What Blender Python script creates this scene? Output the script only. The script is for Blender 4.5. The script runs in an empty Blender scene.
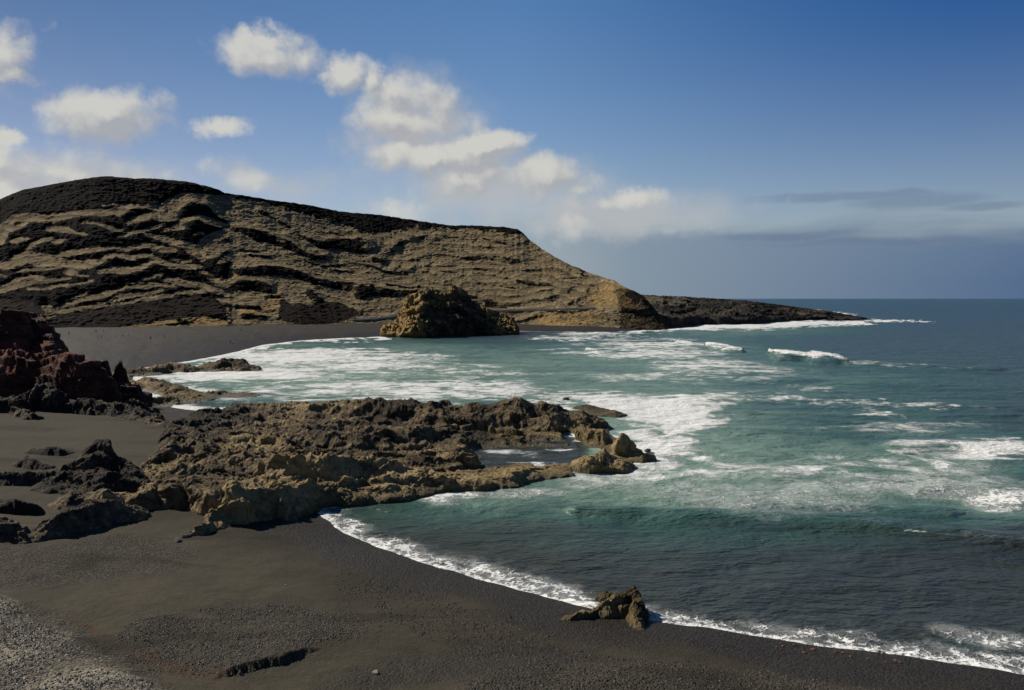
import bpy, bmesh, math, random
import numpy as np
from mathutils import Vector

random.seed(7); rng = np.random.default_rng(7)
S = bpy.context.scene
COL = S.collection

# ------------------------------------------------------------------ camera geometry
CH, F = 25.0, 30.0 / 36.0 * 1024
PITCH = math.atan(46.5 / F)
cp, sp = math.cos(PITCH), math.sin(PITCH)
def G(u, v, z=0.0):
    """where the line of sight of a traced point meets the level z"""
    cx, cy = (u - 512) / F, (345 - v) / F
    dx, dy, dz = cx, cp + cy * sp, -sp + cy * cp
    t = (z - CH) / dz
    return (dx * t, dy * t)
def PR(x, y, z):
    a = y * cp - (z - CH) * sp
    b = y * sp + (z - CH) * cp
    return 512 + F * x / a, 345 - F * b / a
def zat(v, y):
    """height at distance y seen at picture row v"""
    cy = (345 - v) / F
    return CH + y * (cy * cp - sp) / (cp + cy * sp)

# ------------------------------------------------------------------ noise
PT = rng.permutation(256).astype(np.int32); PT = np.concatenate([PT, PT])
GR = rng.normal(size=(256, 3)).astype(np.float32); GR /= np.linalg.norm(GR, axis=1)[:, None]
from concurrent.futures import ThreadPoolExecutor
POOL = ThreadPoolExecutor(4)
def perlin(x, y, z):
    shp = np.broadcast(x, y, z).shape
    x, y, z = [np.broadcast_to(np.asarray(q, dtype=np.float64), shp).ravel() for q in (x, y, z)]
    if x.size < 40000: return _perlin(x, y, z).reshape(shp)
    cs = [(x[i:i + 32768], y[i:i + 32768], z[i:i + 32768]) for i in range(0, x.size, 32768)]
    return np.concatenate(list(POOL.map(lambda c: _perlin(*c), cs))).reshape(shp)
def _perlin(x, y, z):
    xi, yi, zi = np.floor(x).astype(np.int32), np.floor(y).astype(np.int32), np.floor(z).astype(np.int32)
    xf, yf, zf = (x - xi).astype(np.float32), (y - yi).astype(np.float32), (z - zi).astype(np.float32)
    xi &= 255; yi &= 255; zi &= 255
    f = lambda t: t * t * t * (t * (t * 6 - 15) + 10)
    U, V, W = f(xf), f(yf), f(zf)
    out = 0
    for i in (0, 1):
        for j in (0, 1):
            for k in (0, 1):
                h = PT[PT[PT[(xi + i) & 255] + ((yi + j) & 255)] + ((zi + k) & 255)]
                g = GR[h]
                d = g[:, 0] * (xf - i) + g[:, 1] * (yf - j) + g[:, 2] * (zf - k)
                out = out + d * (U if i else 1 - U) * (V if j else 1 - V) * (W if k else 1 - W)
    return out * 1.5
def fbm(x, y, z=0.0, o=5, g=0.5, l=2.03):
    a, s, n = 1.0, 0, 0
    for i in range(o):
        s = s + a * perlin(x * l**i + 17.3 * i, y * l**i - 9.1 * i, z * l**i + 3.7 * i); n += a; a *= g
    return s / n
def ridged(x, y, z=0.0, o=5, g=0.5, l=2.07):
    a, s, n, w = 1.0, 0, 0, 1.0
    for i in range(o):
        q = 1 - np.abs(perlin(x * l**i + 5.3 * i, y * l**i + 11.1 * i, z * l**i)) * 1.6
        q = np.clip(q, 0, 1) ** 2 * w
        w = np.clip(q * 1.6, 0, 1)
        s = s + a * q; n += a; a *= g
    return s / n
def ss(a, b, x):
    t = np.clip((x - a) / (b - a), 0, 1); return t * t * (3 - 2 * t)
def segd(px, py, pts):
    shp = px.shape; a, b = np.ravel(px), np.ravel(py)
    if a.size < 40000: d, k = _segd(a, b, pts); return d.reshape(shp), k.reshape(shp)
    r = list(POOL.map(lambda i: _segd(a[i:i + 32768], b[i:i + 32768], pts), range(0, a.size, 32768)))
    return np.concatenate([q[0] for q in r]).reshape(shp), np.concatenate([q[1] for q in r]).reshape(shp)
def _segd(px, py, pts):
    """distance to a polyline and the (fractional) index of the nearest point"""
    best = np.full(px.shape, 1e9); idx = np.zeros(px.shape)
    for i in range(len(pts) - 1):
        (ax, ay), (bx, by) = pts[i][:2], pts[i + 1][:2]
        dx, dy = bx - ax, by - ay; L = dx * dx + dy * dy + 1e-9
        t = np.clip(((px - ax) * dx + (py - ay) * dy) / L, 0, 1)
        d = np.hypot(px - ax - t * dx, py - ay - t * dy)
        m = d < best
        best = np.where(m, d, best); idx = np.where(m, i + t, idx)
    return best, idx
def sdpoly(px, py, pts):
    """signed distance to a closed polygon, positive inside"""
    d, _ = segd(px, py, list(pts) + [pts[0]])
    ins = np.zeros(px.shape, bool); n = len(pts)
    for i in range(n):
        (ax, ay), (bx, by) = pts[i], pts[(i + 1) % n]
        if ay == by: continue
        c = ((ay > py) != (by > py)) & (px < (bx - ax) * (py - ay) / (by - ay) + ax)
        ins ^= c
    return np.where(ins, d, -d)
def interp(x, tab):
    return np.interp(x, [a[0] for a in tab], [a[1] for a in tab])
def gp(pts, z=0.0):
    return [G(p[0], p[1], z) for p in pts]

# ------------------------------------------------------------------ object helpers
def tag(o, label=None, cat=None, group=None, kind=None):
    if label: o['label'] = label
    if cat: o['category'] = cat
    if group: o['group'] = group
    if kind: o['kind'] = kind
    return o
def empty(name, loc, rz=0):
    o = bpy.data.objects.new(name, None); COL.objects.link(o)
    o.location = loc; o.rotation_euler = (0, 0, rz); o.empty_display_size = 0.3
    return o
def mesh_np(name, V, Fc, mat, attrs=None, smooth=True, parent=None):
    me = bpy.data.meshes.new(name)
    V = np.asarray(V, dtype=np.float32); Fc = np.asarray(Fc, dtype=np.int32)
    k = Fc.shape[1]
    me.vertices.add(len(V)); me.vertices.foreach_set('co', V.ravel())
    me.loops.add(Fc.size); me.loops.foreach_set('vertex_index', Fc.ravel())
    me.polygons.add(len(Fc))
    me.polygons.foreach_set('loop_start', np.arange(0, Fc.size, k, dtype=np.int32))
    me.polygons.foreach_set('loop_total', np.full(len(Fc), k, dtype=np.int32))
    me.polygons.foreach_set('use_smooth', np.full(len(Fc), smooth))
    for n, a in (attrs or {}).items():
        at = me.attributes.new(n, 'FLOAT', 'POINT')
        at.data.foreach_set('value', np.asarray(a, dtype=np.float32).ravel())
    me.update(calc_edges=True)
    me.materials.append(mat)
    o = bpy.data.objects.new(name, me); COL.objects.link(o)
    if parent: o.parent = parent
    return o
def grid(name, X, Y, Z, mat, attrs=None, keep=None, smooth=True, thick=None):
    r, c = X.shape
    idx = np.arange(r * c).reshape(r, c)
    q = np.stack([idx[:-1, :-1], idx[:-1, 1:], idx[1:, 1:], idx[1:, :-1]], -1)
    if keep is not None:
        k = keep[:-1, :-1] | keep[:-1, 1:] | keep[1:, 1:] | keep[1:, :-1]
        q = q[k]
    q = q.reshape(-1, 4)
    V = np.stack([X, Y, Z], -1).reshape(-1, 3)
    used = np.unique(q); remap = np.full(len(V), -1); remap[used] = np.arange(len(used))
    at = {n: np.asarray(a).ravel()[used] for n, a in (attrs or {}).items()}
    return mesh_np(name, V[used], remap[q], mat, at, smooth)
def fan(u0, u1, nu, ys):
    us = np.linspace(u0, u1, nu)
    T = (us - 512) / F
    Y = np.repeat(np.asarray(ys)[:, None], nu, 1)
    return Y * T[None, :] , Y, np.repeat(us[None, :], len(ys), 0)
def vrows(v0, v1, n, z=0.0):
    return [G(512, v, z)[1] for v in np.linspace(v0, v1, n)]

# ------------------------------------------------------------------ node helpers
class NT:
    def __init__(s, tree): s.t = tree; s.n = tree.nodes; s.l = tree.links
    def node(s, typ, **k):
        n = s.n.new(typ)
        for a, b in k.items(): setattr(n, a, b)
        return n
    def put(s, sock, v):
        if v is None: return
        if isinstance(v, bpy.types.NodeSocket): s.l.new(v, sock)
        else:
            try: sock.default_value = v
            except Exception: sock.default_value = (*v, 1) if len(v) == 3 else v[:3]
    def m(s, op, a, b=None, c=None, clamp=False):
        n = s.node('ShaderNodeMath', operation=op, use_clamp=clamp)
        for i, v in enumerate((a, b, c)):
            if v is not None: s.put(n.inputs[i], v)
        return n.outputs[0]
    def vm(s, op, a, b=None, out=0, scale=None):
        n = s.node('ShaderNodeVectorMath', operation=op)
        s.put(n.inputs[0], a)
        if b is not None: s.put(n.inputs[1], b)
        if scale is not None: s.put(n.inputs['Scale'], scale)
        return n.outputs[out]
    def noise(s, vec, scale, detail=4, rough=0.55, dist=0.0, typ=None, out=0, lac=2.0):
        n = s.node('ShaderNodeTexNoise')
        if typ: n.noise_type = typ
        s.put(n.inputs['Vector'], vec); s.put(n.inputs['Scale'], scale); s.put(n.inputs['Detail'], detail)
        s.put(n.inputs['Roughness'], rough); s.put(n.inputs['Distortion'], dist); s.put(n.inputs['Lacunarity'], lac)
        return n.outputs[out]
    def vor(s, vec, scale, feat='F1', out='Distance', rand=1.0):
        n = s.node('ShaderNodeTexVoronoi', feature=feat)
        s.put(n.inputs['Vector'], vec); s.put(n.inputs['Scale'], scale); s.put(n.inputs['Randomness'], rand)
        return n.outputs[out]
    def map(s, v, a, b, c=0.0, d=1.0, typ='LINEAR'):
        n = s.node('ShaderNodeMapRange', interpolation_type=typ, clamp=True)
        for i, q in enumerate((v, a, b, c, d)): s.put(n.inputs[i], q)
        return n.outputs[0]
    def mix(s, f, a, b, mode='MIX'):
        n = s.node('ShaderNodeMix', data_type='RGBA', blend_type=mode)
        s.put(n.inputs[0], f); s.put(n.inputs[6], a if isinstance(a, bpy.types.NodeSocket) else (*a, 1)); s.put(n.inputs[7], b if isinstance(b, bpy.types.NodeSocket) else (*b, 1))
        return n.outputs[2]
    def attr(s, name): return s.node('ShaderNodeAttribute', attribute_name=name).outputs['Fac']
    def pos(s): return s.node('ShaderNodeNewGeometry').outputs['Position']
    def scale(s, vec, xyz):
        return s.vm('MULTIPLY', vec, xyz)
    def bump(s, h, dist, strength=1.0, normal=None):
        n = s.node('ShaderNodeBump'); s.put(n.inputs['Height'], h); s.put(n.inputs['Distance'], dist); s.put(n.inputs['Strength'], strength)
        if normal: s.put(n.inputs['Normal'], normal)
        return n.outputs[0]
def new_mat(name):
    m = bpy.data.materials.new(name); m.use_nodes = True
    t = NT(m.node_tree); b = t.n['Principled BSDF']
    return m, t, b

# ------------------------------------------------------------------ materials
def rock_mat(name, c_dark, c_mid, c_light, sc=1.0, bump=0.5, moss=None, wet=True, strata=0.0, low=0.0, wetz=(0.1, 1.1)):
    """rock in three tones; broken up at several sizes; damp and darker just above the water"""
    m, t, b = new_mat(name)
    p = t.pos()
    ch = t.attr('tone')
    n1 = t.noise(p, 0.12 * sc, 5, 0.6)
    n2 = t.noise(p, 0.9 * sc, 6, 0.65)
    n3 = t.noise(p, 5.0 * sc, 5, 0.7)
    a = t.m('ADD', t.m('MULTIPLY', n1, 0.5), t.m('MULTIPLY', n2, 0.5))
    a = t.m('ADD', t.m('MULTIPLY', t.m('SUBTRACT', a, 0.5), 1.9), 0.5)
    a = t.m('ADD', a, t.m('MULTIPLY', t.m('SUBTRACT', n3, 0.5), 0.45))
    a = t.m('ADD', a, t.m('MULTIPLY', t.m('SUBTRACT', ch, 0.5), 0.9))
    if strata:
        w = t.noise(t.scale(p, (0.02, 0.02, strata)), 1.0, 6, 0.7, 0.3)
        a = t.m('ADD', a, t.m('MULTIPLY', t.m('SUBTRACT', w, 0.5), 0.7))
    r = t.mix(t.map(a, 0.30, 0.55, typ='SMOOTHSTEP'), c_dark, c_mid)
    r = t.mix(t.map(a, 0.52, 0.80, typ='SMOOTHSTEP'), r, c_light)
    if moss:
        z = t.node('ShaderNodeSeparateXYZ'); t.put(z.inputs[0], p)
        f = t.map(t.m('ADD', z.outputs[2], t.m('MULTIPLY', n2, 1.2)), 0.7, 2.0, 1, 0)
        r = t.mix(t.m('MULTIPLY', f, 0.75), r, moss)
    if wet:
        z = t.node('ShaderNodeSeparateXYZ'); t.put(z.inputs[0], p)
        f = t.map(t.m('ADD', z.outputs[2], t.m('MULTIPLY', n2, 0.5)), wetz[0], wetz[1], 1, 0)
        r = t.mix(t.m('MULTIPLY', f, 0.55), r, (0.012, 0.012, 0.010))
        t.put(b.inputs['Roughness'], t.map(f, 0, 1, 0.9, 0.35))
    else: b.inputs['Roughness'].default_value = 0.92
    t.put(b.inputs['Base Color'], r)
    h = t.m('ADD', t.m('MULTIPLY', t.noise(p, 1.6 * sc, 6, 0.7), 1.0), t.m('MULTIPLY', t.vor(p, 2.2 * sc), 0.35))
    t.put(b.inputs['Normal'], t.bump(t.m('ADD', h, t.m('MULTIPLY', t.noise(p, 9.0 * sc, 4, 0.7), 0.35)), bump * 1.2 / sc, 1.0))
    b.inputs['Specular IOR Level'].default_value = 0.25
    return m

M_reef = rock_mat('reef_rock', (0.036, 0.027, 0.015), (0.175, 0.126, 0.064), (0.46, 0.335, 0.155), 1.0, 0.55, moss=(0.13, 0.092, 0.018))
M_left = rock_mat('outcrop_rock', (0.028, 0.022, 0.015), (0.13, 0.096, 0.058), (0.42, 0.30, 0.16), 1.1, 0.5, wet=False)
M_red = rock_mat('red_rock', (0.065, 0.024, 0.016), (0.21, 0.070, 0.040), (0.36, 0.13, 0.07), 0.6, 0.8, wet=False, strata=0.9)
M_stack = rock_mat('stack_rock', (0.045, 0.035, 0.021), (0.17, 0.12, 0.058), (0.55, 0.36, 0.12), 0.22, 1.6, wetz=(0.5, 3.0), strata=0.35)
M_lava = rock_mat('lava_rock', (0.022, 0.019, 0.014), (0.078, 0.064, 0.042), (0.19, 0.15, 0.09), 0.25, 1.5, wetz=(0.2, 2.5))

def hill_mat():
    m, t, b = new_mat('hill_tuff')
    p = t.pos()
    dk, st = t.attr('dark'), t.attr('strata')
    n1 = t.noise(p, 0.018, 5, 0.6)
    n2 = t.noise(p, 0.11, 6, 0.7)
    n3 = t.noise(p, 0.6, 4, 0.7)
    lay = t.noise(t.scale(p, (0.010, 0.010, 0.28)), 1.0, 6, 0.7, 0.4)
    a = t.m('ADD', t.m('MULTIPLY', n1, 0.35), t.m('MULTIPLY', n2, 0.4))
    a = t.m('ADD', a, t.m('MULTIPLY', n3, 0.25))
    a = t.m('ADD', a, t.m('MULTIPLY', t.m('SUBTRACT', lay, 0.5), 0.5))
    a = t.m('ADD', a, t.m('MULTIPLY', t.m('SUBTRACT', st, 0.5), 0.35))
    r = t.mix(t.map(a, 0.28, 0.52, typ='SMOOTHSTEP'), (0.120, 0.093, 0.054), (0.245, 0.188, 0.104))
    r = t.mix(t.map(a, 0.50, 0.78, typ='SMOOTHSTEP'), r, (0.38, 0.295, 0.165))
    oc = t.attr('ochre')
    r = t.mix(t.m('MULTIPLY', oc, t.map(n2, 0.35, 0.6)), r, (0.42, 0.27, 0.10))
    spk = t.map(t.noise(p, 0.35, 4, 0.7), 0.62, 0.70)
    r = t.mix(t.m('MULTIPLY', spk, 0.5), r, (0.36, 0.30, 0.22))
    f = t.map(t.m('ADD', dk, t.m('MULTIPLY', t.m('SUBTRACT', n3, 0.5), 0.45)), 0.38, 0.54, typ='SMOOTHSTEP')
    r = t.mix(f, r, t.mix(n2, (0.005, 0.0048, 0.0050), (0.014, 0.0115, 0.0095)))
    r = t.mix(t.m('MULTIPLY', t.attr('scree'), f), r, t.mix(n2, (0.014, 0.010, 0.008), (0.034, 0.025, 0.018)))
    t.put(b.inputs['Base Color'], r)
    b.inputs['Roughness'].default_value = 0.95; b.inputs['Specular IOR Level'].default_value = 0.03
    h = t.m('ADD', t.noise(p, 0.30, 6, 0.72), t.m('MULTIPLY', t.noise(t.scale(p, (0.04, 0.04, 0.9)), 1.0, 4, 0.6), 0.8))
    t.put(b.inputs['Normal'], t.bump(h, 2.6, 1.0))
    return m
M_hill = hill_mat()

def beach_mat():
    m, t, b = new_mat('black_sand')
    p = t.pos()
    grav, pale, wet, red, olive = [t.attr(q) for q in ('gravel', 'pale', 'wet', 'red', 'olive')]
    n1 = t.noise(p, 0.10, 5, 0.6, 0.4)
    n2 = t.noise(p, 1.3, 5, 0.65)
    n3 = t.noise(p, 9.0, 3, 0.6)
    cell = t.node('ShaderNodeTexVoronoi'); t.put(cell.inputs['Vector'], p); cell.inputs['Scale'].default_value = 5.5
    cc = t.node('ShaderNodeSeparateColor'); t.put(cc.inputs[0], cell.outputs['Color'])
    peb = cc.outputs[0]
    cell2 = t.node('ShaderNodeTexVoronoi'); t.put(cell2.inputs['Vector'], p); cell2.inputs['Scale'].default_value = 13
    cc2 = t.node('ShaderNodeSeparateColor'); t.put(cc2.inputs[0], cell2.outputs['Color'])
    sand = t.mix(t.map(n1, 0.36, 0.64, typ='SMOOTHSTEP'), (0.046, 0.040, 0.028), (0.074, 0.063, 0.043))
    sand = t.mix(t.m('MULTIPLY', olive, 0.8), sand, (0.082, 0.070, 0.046))
    sand = t.mix(t.map(n2, 0.2, 0.8), sand, t.mix(0.5, sand, (0.03, 0.027, 0.022)))
    gr = t.mix(t.m('POWER', peb, 1.6), (0.036, 0.032, 0.025), (0.15, 0.132, 0.10))
    gr = t.mix(t.m('MULTIPLY', cc2.outputs[0], 0.6), gr, (0.05, 0.045, 0.038))
    r = t.mix(t.m('MULTIPLY', grav, 0.8), sand, gr)
    pl = t.mix(peb, (0.16, 0.14, 0.105), (0.50, 0.44, 0.33))
    r = t.mix(t.m('MULTIPLY', pale, 0.75), r, pl)
    rf = t.m('MULTIPLY', red, t.map(t.noise(p, 1.6, 5, 0.75), 0.50, 0.57))
    r = t.mix(t.m('MULTIPLY', rf, 0.85), r, (0.085, 0.038, 0.020))
    dw = t.map(t.noise(t.scale(p, (0.05, 0.11, 0.1)), 1.0, 4, 0.6, 0.8), 0.54, 0.66, typ='SMOOTHSTEP')
    r = t.mix(t.m('MULTIPLY', dw, 0.6), r, (0.024, 0.021, 0.016))
    r = t.mix(t.m('MULTIPLY', wet, 0.80), r, t.mix(peb, (0.018, 0.0155, 0.0125), (0.044, 0.037, 0.029)))
    t.put(b.inputs['Base Color'], r)
    t.put(b.inputs['Roughness'], t.map(wet, 0.3, 1.0, 0.95, 0.5))
    b.inputs['Specular IOR Level'].default_value = 0.08
    ga = t.m('MAXIMUM', t.m('MULTIPLY', grav, 1.0), t.m('MULTIPLY', pale, 1.0))
    ga = t.m('MAXIMUM', ga, t.m('MULTIPLY', wet, 0.5))
    h = t.m('MULTIPLY', t.m('ADD', t.m('SUBTRACT', 1.0, cell.outputs['Distance']), t.m('MULTIPLY', cell2.outputs['Distance'], -0.5)), t.m('ADD', 0.12, ga))
    h = t.m('ADD', h, t.m('MULTIPLY', n2, 0.9))
    h = t.m('ADD', h, t.m('MULTIPLY', n3, 0.12))
    t.put(b.inputs['Normal'], t.bump(h, 0.11, 1.0))
    return m
M_beach = beach_mat()

def sea_mat():
    m, t, b = new_mat('sea_water')
    p = t.pos()
    foam, turb, dist = t.attr('foam'), t.attr('turb'), t.attr('far')
    # thin drifting patterns
    sw = t.noise(t.scale(p, (0.022, 0.030, 1)), 1.0, 6, 0.62, 1.4)
    sw2 = t.noise(t.scale(p, (0.09, 0.10, 1)), 1.0, 6, 0.66, 1.2)
    foam = t.m('MULTIPLY', foam, t.mix(t.attr('lace'), t.mix(t.map(foam, 0.55, 0.95), t.map(t.m('ADD', t.m('MULTIPLY', sw, 0.5), t.m('MULTIPLY', sw2, 0.5)), 0.40, 0.60, 0.15, 1.35, 'SMOOTHSTEP'), (1.0, 1.0, 1.0)), (1.0, 1.0, 1.0)))
    tb = t.m('ADD', turb, t.m('MULTIPLY', t.m('SUBTRACT', sw, 0.5), t.m('MULTIPLY', t.m('ADD', turb, 0.25), 1.1)), clamp=True)
    tb = t.m('ADD', tb, t.m('MULTIPLY', t.m('SUBTRACT', sw2, 0.5), t.m('MULTIPLY', turb, 0.8)), clamp=True)
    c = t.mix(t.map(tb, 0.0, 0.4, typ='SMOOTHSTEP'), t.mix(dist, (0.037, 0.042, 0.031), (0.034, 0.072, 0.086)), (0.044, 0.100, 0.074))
    c = t.mix(t.map(tb, 0.35, 1.0), c, (0.25, 0.36, 0.27))
    # lacy foam: cell edges plus cloudy noise, thresholded by how much foam there is
    wv = t.noise(p, 0.8, 4, 0.6, out=1)
    pw = t.vm('ADD', p, t.vm('SCALE', t.vm('SUBTRACT', wv, (0.5, 0.5, 0.5)), scale=1.3))
    e1 = t.vor(pw, 0.9, 'DISTANCE_TO_EDGE'); e2 = t.vor(pw, 2.3, 'DISTANCE_TO_EDGE')
    lace = t.m('SUBTRACT', 1.0, t.m('ADD', t.m('MULTIPLY', e1, 1.3), t.m('MULTIPLY', e2, 1.1)), clamp=True)
    nz = t.noise(pw, 0.55, 7, 0.7)
    nzf = t.noise(t.scale(p, (0.20, 0.15, 1)), 1.0, 8, 0.74, 0.9)
    pat = t.m('ADD', t.m('MULTIPLY', lace, 0.42), t.m('MULTIPLY', nz, 0.58))
    pat = t.mix(t.map(dist, 0.02, 0.3), pat, nzf)
    thr = t.m('SUBTRACT', 0.86, t.m('MULTIPLY', foam, 0.62))
    f = t.map(t.m('SUBTRACT', pat, thr), -0.06, 0.12, typ='SMOOTHSTEP')
    f = t.m('MULTIPLY', f, t.map(foam, 0.02, 0.25))
    soft = t.map(t.m('ADD', foam, t.m('MULTIPLY', t.m('SUBTRACT', nzf, 0.5), 2.0)), 0.06, 0.66, typ='SMOOTHSTEP')
    soft = t.m('MULTIPLY', soft, t.map(foam, 0.02, 0.3))
    nearf = t.attr('lace')
    f = t.m('MAXIMUM', t.m('MULTIPLY', f, t.map(nearf, 0, 1, 0.65, 1.0)), t.m('MULTIPLY', soft, t.map(nearf, 0, 1, 0.95, 0.30)))
    r = t.mix(f, c, t.mix(nz, (0.72, 0.73, 0.69), (0.90, 0.89, 0.84)))
    t.put(b.inputs['Base Color'], r)
    ro = t.m('ADD', t.map(dist, 0, 1, 0.20, 0.34), t.m('MULTIPLY', t.m('MAXIMUM', f, t.m('MULTIPLY', tb, 0.5)), 0.5))
    t.put(b.inputs['Roughness'], ro)
    b.inputs['IOR'].default_value = 1.333
    t.put(b.inputs['Specular IOR Level'], t.map(f, 0, 1, 0.34, 0.1))
    h1 = t.noise(t.scale(p, (0.55, 0.9, 1)), 1.0, 4, 0.6, 0.3)
    h2 = t.noise(t.scale(p, (0.12, 0.17, 1)), 1.0, 4, 0.6, 0.3)
    h3 = t.noise(t.scale(p, (2.2, 3.2, 1)), 1.0, 3, 0.6, 0.3)
    h = t.m('ADD', t.m('MULTIPLY', h1, 0.5), t.m('MULTIPLY', h2, 2.2))
    h = t.m('ADD', h, t.m('MULTIPLY', h3, 0.12))
    h = t.m('ADD', h, t.m('MULTIPLY', f, 0.35))
    t.put(b.inputs['Normal'], t.bump(h, 0.75, 1.0))
    return m
M_sea = sea_mat()

def flat(name, c, rough=0.9, var=0.0, sc=2.0):
    m, t, b = new_mat(name)
    p = t.pos()
    n = t.noise(p, sc, 5, 0.65)
    k = tuple(x * (1 - var) for x in c); q = tuple(min(1, x * (1 + var)) for x in c)
    t.put(b.inputs['Base Color'], t.mix(n, k, q)); b.inputs['Roughness'].default_value = rough
    t.put(b.inputs['Normal'], t.bump(n, 0.04, 0.7))
    return m

# ------------------------------------------------------------------ the land sheet
SHORE = [(1500, 740), (1200, 700), (1100, 684), (1024, 675), (980, 668), (940, 662), (860, 652), (780, 641), (720, 632), (680, 626), (640, 620), (600, 610), (560, 600),
         (500, 584), (455, 571), (400, 555), (360, 541), (335, 527), (318, 512), (330, 495), (380, 470), (300, 430), (235, 414), (190, 410), (150, 404), (138, 392),
         (132, 380), (140, 368), (190, 361), (232, 353), (262, 345), (300, 340.5), (345, 338), (385, 336.5), (430, 334), (480, 331), (520, 331), (600, 332), (640, 330.5), (700, 327)]
LAND = gp(SHORE) + [(165, 800), (150, 1500), (-1500, 1500), (-1500, -40), (90, -40)]
def land_sd(X, Y):
    return sdpoly(X, Y, LAND)
def land_z(X, Y, sd):
    w = fbm(X * 0.045, Y * 0.045, 2.0, 4)
    s = sd + w * 1.3 + fbm(X * 0.25, Y * 0.25, 1.0, 3) * 0.6
    up = 4.6 * (1 - np.exp(-np.clip(s, 0, None) * 0.021))
    z = np.where(s > 0, up, s * 0.10)
    inl = ss(3, 15, sd)
    z = z + inl * (fbm(X * 0.07, Y * 0.07, 5.0, 4) * 0.55) + inl * fbm(X * 0.5, Y * 0.5, 5.0, 3) * 0.05
    return np.maximum(z, -6)
def zone(X, Y, pts, z=3.0, soft=1.5, nz=2.0, nsc=0.3):
    d = sdpoly(X, Y, gp(pts, z)) + fbm(X * nsc, Y * nsc, 8.0, 4) * nz
    return ss(-soft, soft, d)
def build_land():
    ys = list(np.linspace(-30, 30, 20)) + vrows(1050, 345, 540)[0:] + vrows(344.4, 302.5, 75)
    ys = sorted(set(round(y, 4) for y in ys if y > -31))
    ys = [y for y in ys if y < 1600]
    us = np.linspace(-330, 1230, 1000); T = (us - 512) / F
    Y = np.repeat(np.array(ys)[:, None], len(us), 1)
    X = np.maximum(Y, 18) * T[None, :]
    sd = land_sd(X, Y); Z = land_z(X, Y, sd)
    # low scarp cut in the gravel
    line = gp([(205, 669), (224, 663), (238, 661), (262, 652), (285, 644), (300, 638), (320, 627)], 3.0)
    d, k = segd(X, Y, line)
    nrm = np.zeros_like(d); ax, ay = line[1]; bx, by = line[5]
    nx, ny = -(by - ay), (bx - ax); L = math.hypot(nx, ny); nx /= L; ny /= L
    sgn = np.sign((X - ax) * nx + (Y - ay) * ny)
    sdl = d * sgn + fbm(X * 1.2, Y * 1.2, 0, 3) * 0.5
    win = ss(0.2, 1.6, k) * (1 - ss(4.6, 5.95, k))
    Z += win * 0.42 * ss(-0.12, 0.12, sdl) * np.exp(-np.clip(sdl, 0, None) / 3.5)
    # pale gravel bank in the lower left
    bank = sdpoly(X, Y, gp([(-400, 560), (0, 585), (60, 612), (120, 650), (180, 690), (220, 740), (-400, 900)], 3.5)) + fbm(X * 0.3, Y * 0.3, 3, 3) * 1.2
    Z += 0.75 * ss(-1.6, 2.2, bank)
    dune = sdpoly(X, Y, gp([(200, 612), (330, 604), (345, 620), (300, 640), (240, 662), (205, 640)], 3.0)) 
    Z += 0.35 * ss(-2.5, 2.5, dune)
    berm = sdpoly(X, Y, gp([(470, 672), (560, 650), (680, 652), (820, 668), (960, 690), (960, 760), (430, 760)], 2.0)) 
    Z += 0.35 * ss(-2.5, 2.0, berm)
    pale = ss(-0.8, 1.5, bank) * (0.35 + 0.65 * ss(-0.25, 0.25, fbm(X * 0.16, Y * 0.16, 9, 4)))
    g1 = 0.75 * zone(X, Y, [(150, 612), (220, 600), (345, 598), (370, 612), (310, 642), (235, 665), (180, 666), (130, 645)], 2.6, 2.5, 3.5)
    g2 = zone(X, Y, [(470, 668), (560, 652), (640, 648), (760, 660), (900, 682), (940, 760), (430, 760)], 2.0)
    g3 = zone(X, Y, [(-100, 545), (40, 535), (130, 520), (200, 530), (180, 552), (90, 572), (0, 580), (-100, 580)])
    g4 = zone(X, Y, [(-100, 590), (60, 600), (120, 640), (190, 690), (-100, 800)])
    gravel = np.maximum.reduce([g1, g2 * 0.8, g3 * 0.9, g4])
    wn = fbm(X * 0.12, Y * 0.12, 4, 4)
    near = ss(260, 120, Y)
    wet = ss(10.0, 5.0, sd + wn * 5) * near + (1 - near) * (0.80 + 0.18 * ss(60, 8, sd + wn * 10))
    wet *= ss(-1, -0.5, -np.abs(X) * 0 - 0.4)
    wet2 = zone(X, Y, [(420, 640), (520, 622), (620, 640), (560, 660), (470, 676), (330, 690), (320, 680)], 2.0, 1.6, 2.5)
    wet3 = zone(X, Y, [(230, 585), (300, 575), (310, 590), (260, 600), (200, 598)], 3.0, 1.6, 2.5)
    wet = np.maximum(wet, np.maximum(wet2, wet3 * 0.6) * 0.85)
    red = zone(X, Y, [(70, 600), (110, 612), (150, 632), (200, 645), (238, 655), (232, 664), (180, 654), (130, 636), (80, 614)], 3.5, 0.6, 0.8)
    red = np.maximum(red, zone(X, Y, [(0, 622), (45, 628), (55, 638), (20, 642), (0, 636)], 3.5, 0.6, 1.0))
    red = np.maximum(red, zone(X, Y, [(695, 684), (740, 680), (745, 700), (700, 700)], 2.0, 0.5, 1.0))
    red = np.maximum(red, 0.8 * ss(150, 500, Y) * ss(-0.1, 0.3, fbm(X * 0.01, Y * 0.03, 3, 3)))
    olive = ss(-0.3, 0.3, fbm(X * 0.05, Y * 0.08, 12, 3) + 0.1) * ss(8, 16, sd)
    keep = sd > -60
    o = grid('beach', X, Y, Z, M_beach, dict(gravel=gravel, pale=pale, wet=wet, red=red, olive=olive), keep)
    tag(o, kind='structure')
    return o
build_land()

def land_h(x, y):
    X = np.array([[float(x)]]); Y = np.array([[float(y)]])
    return float(land_z(X, Y, land_sd(X, Y))[0, 0])

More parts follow.
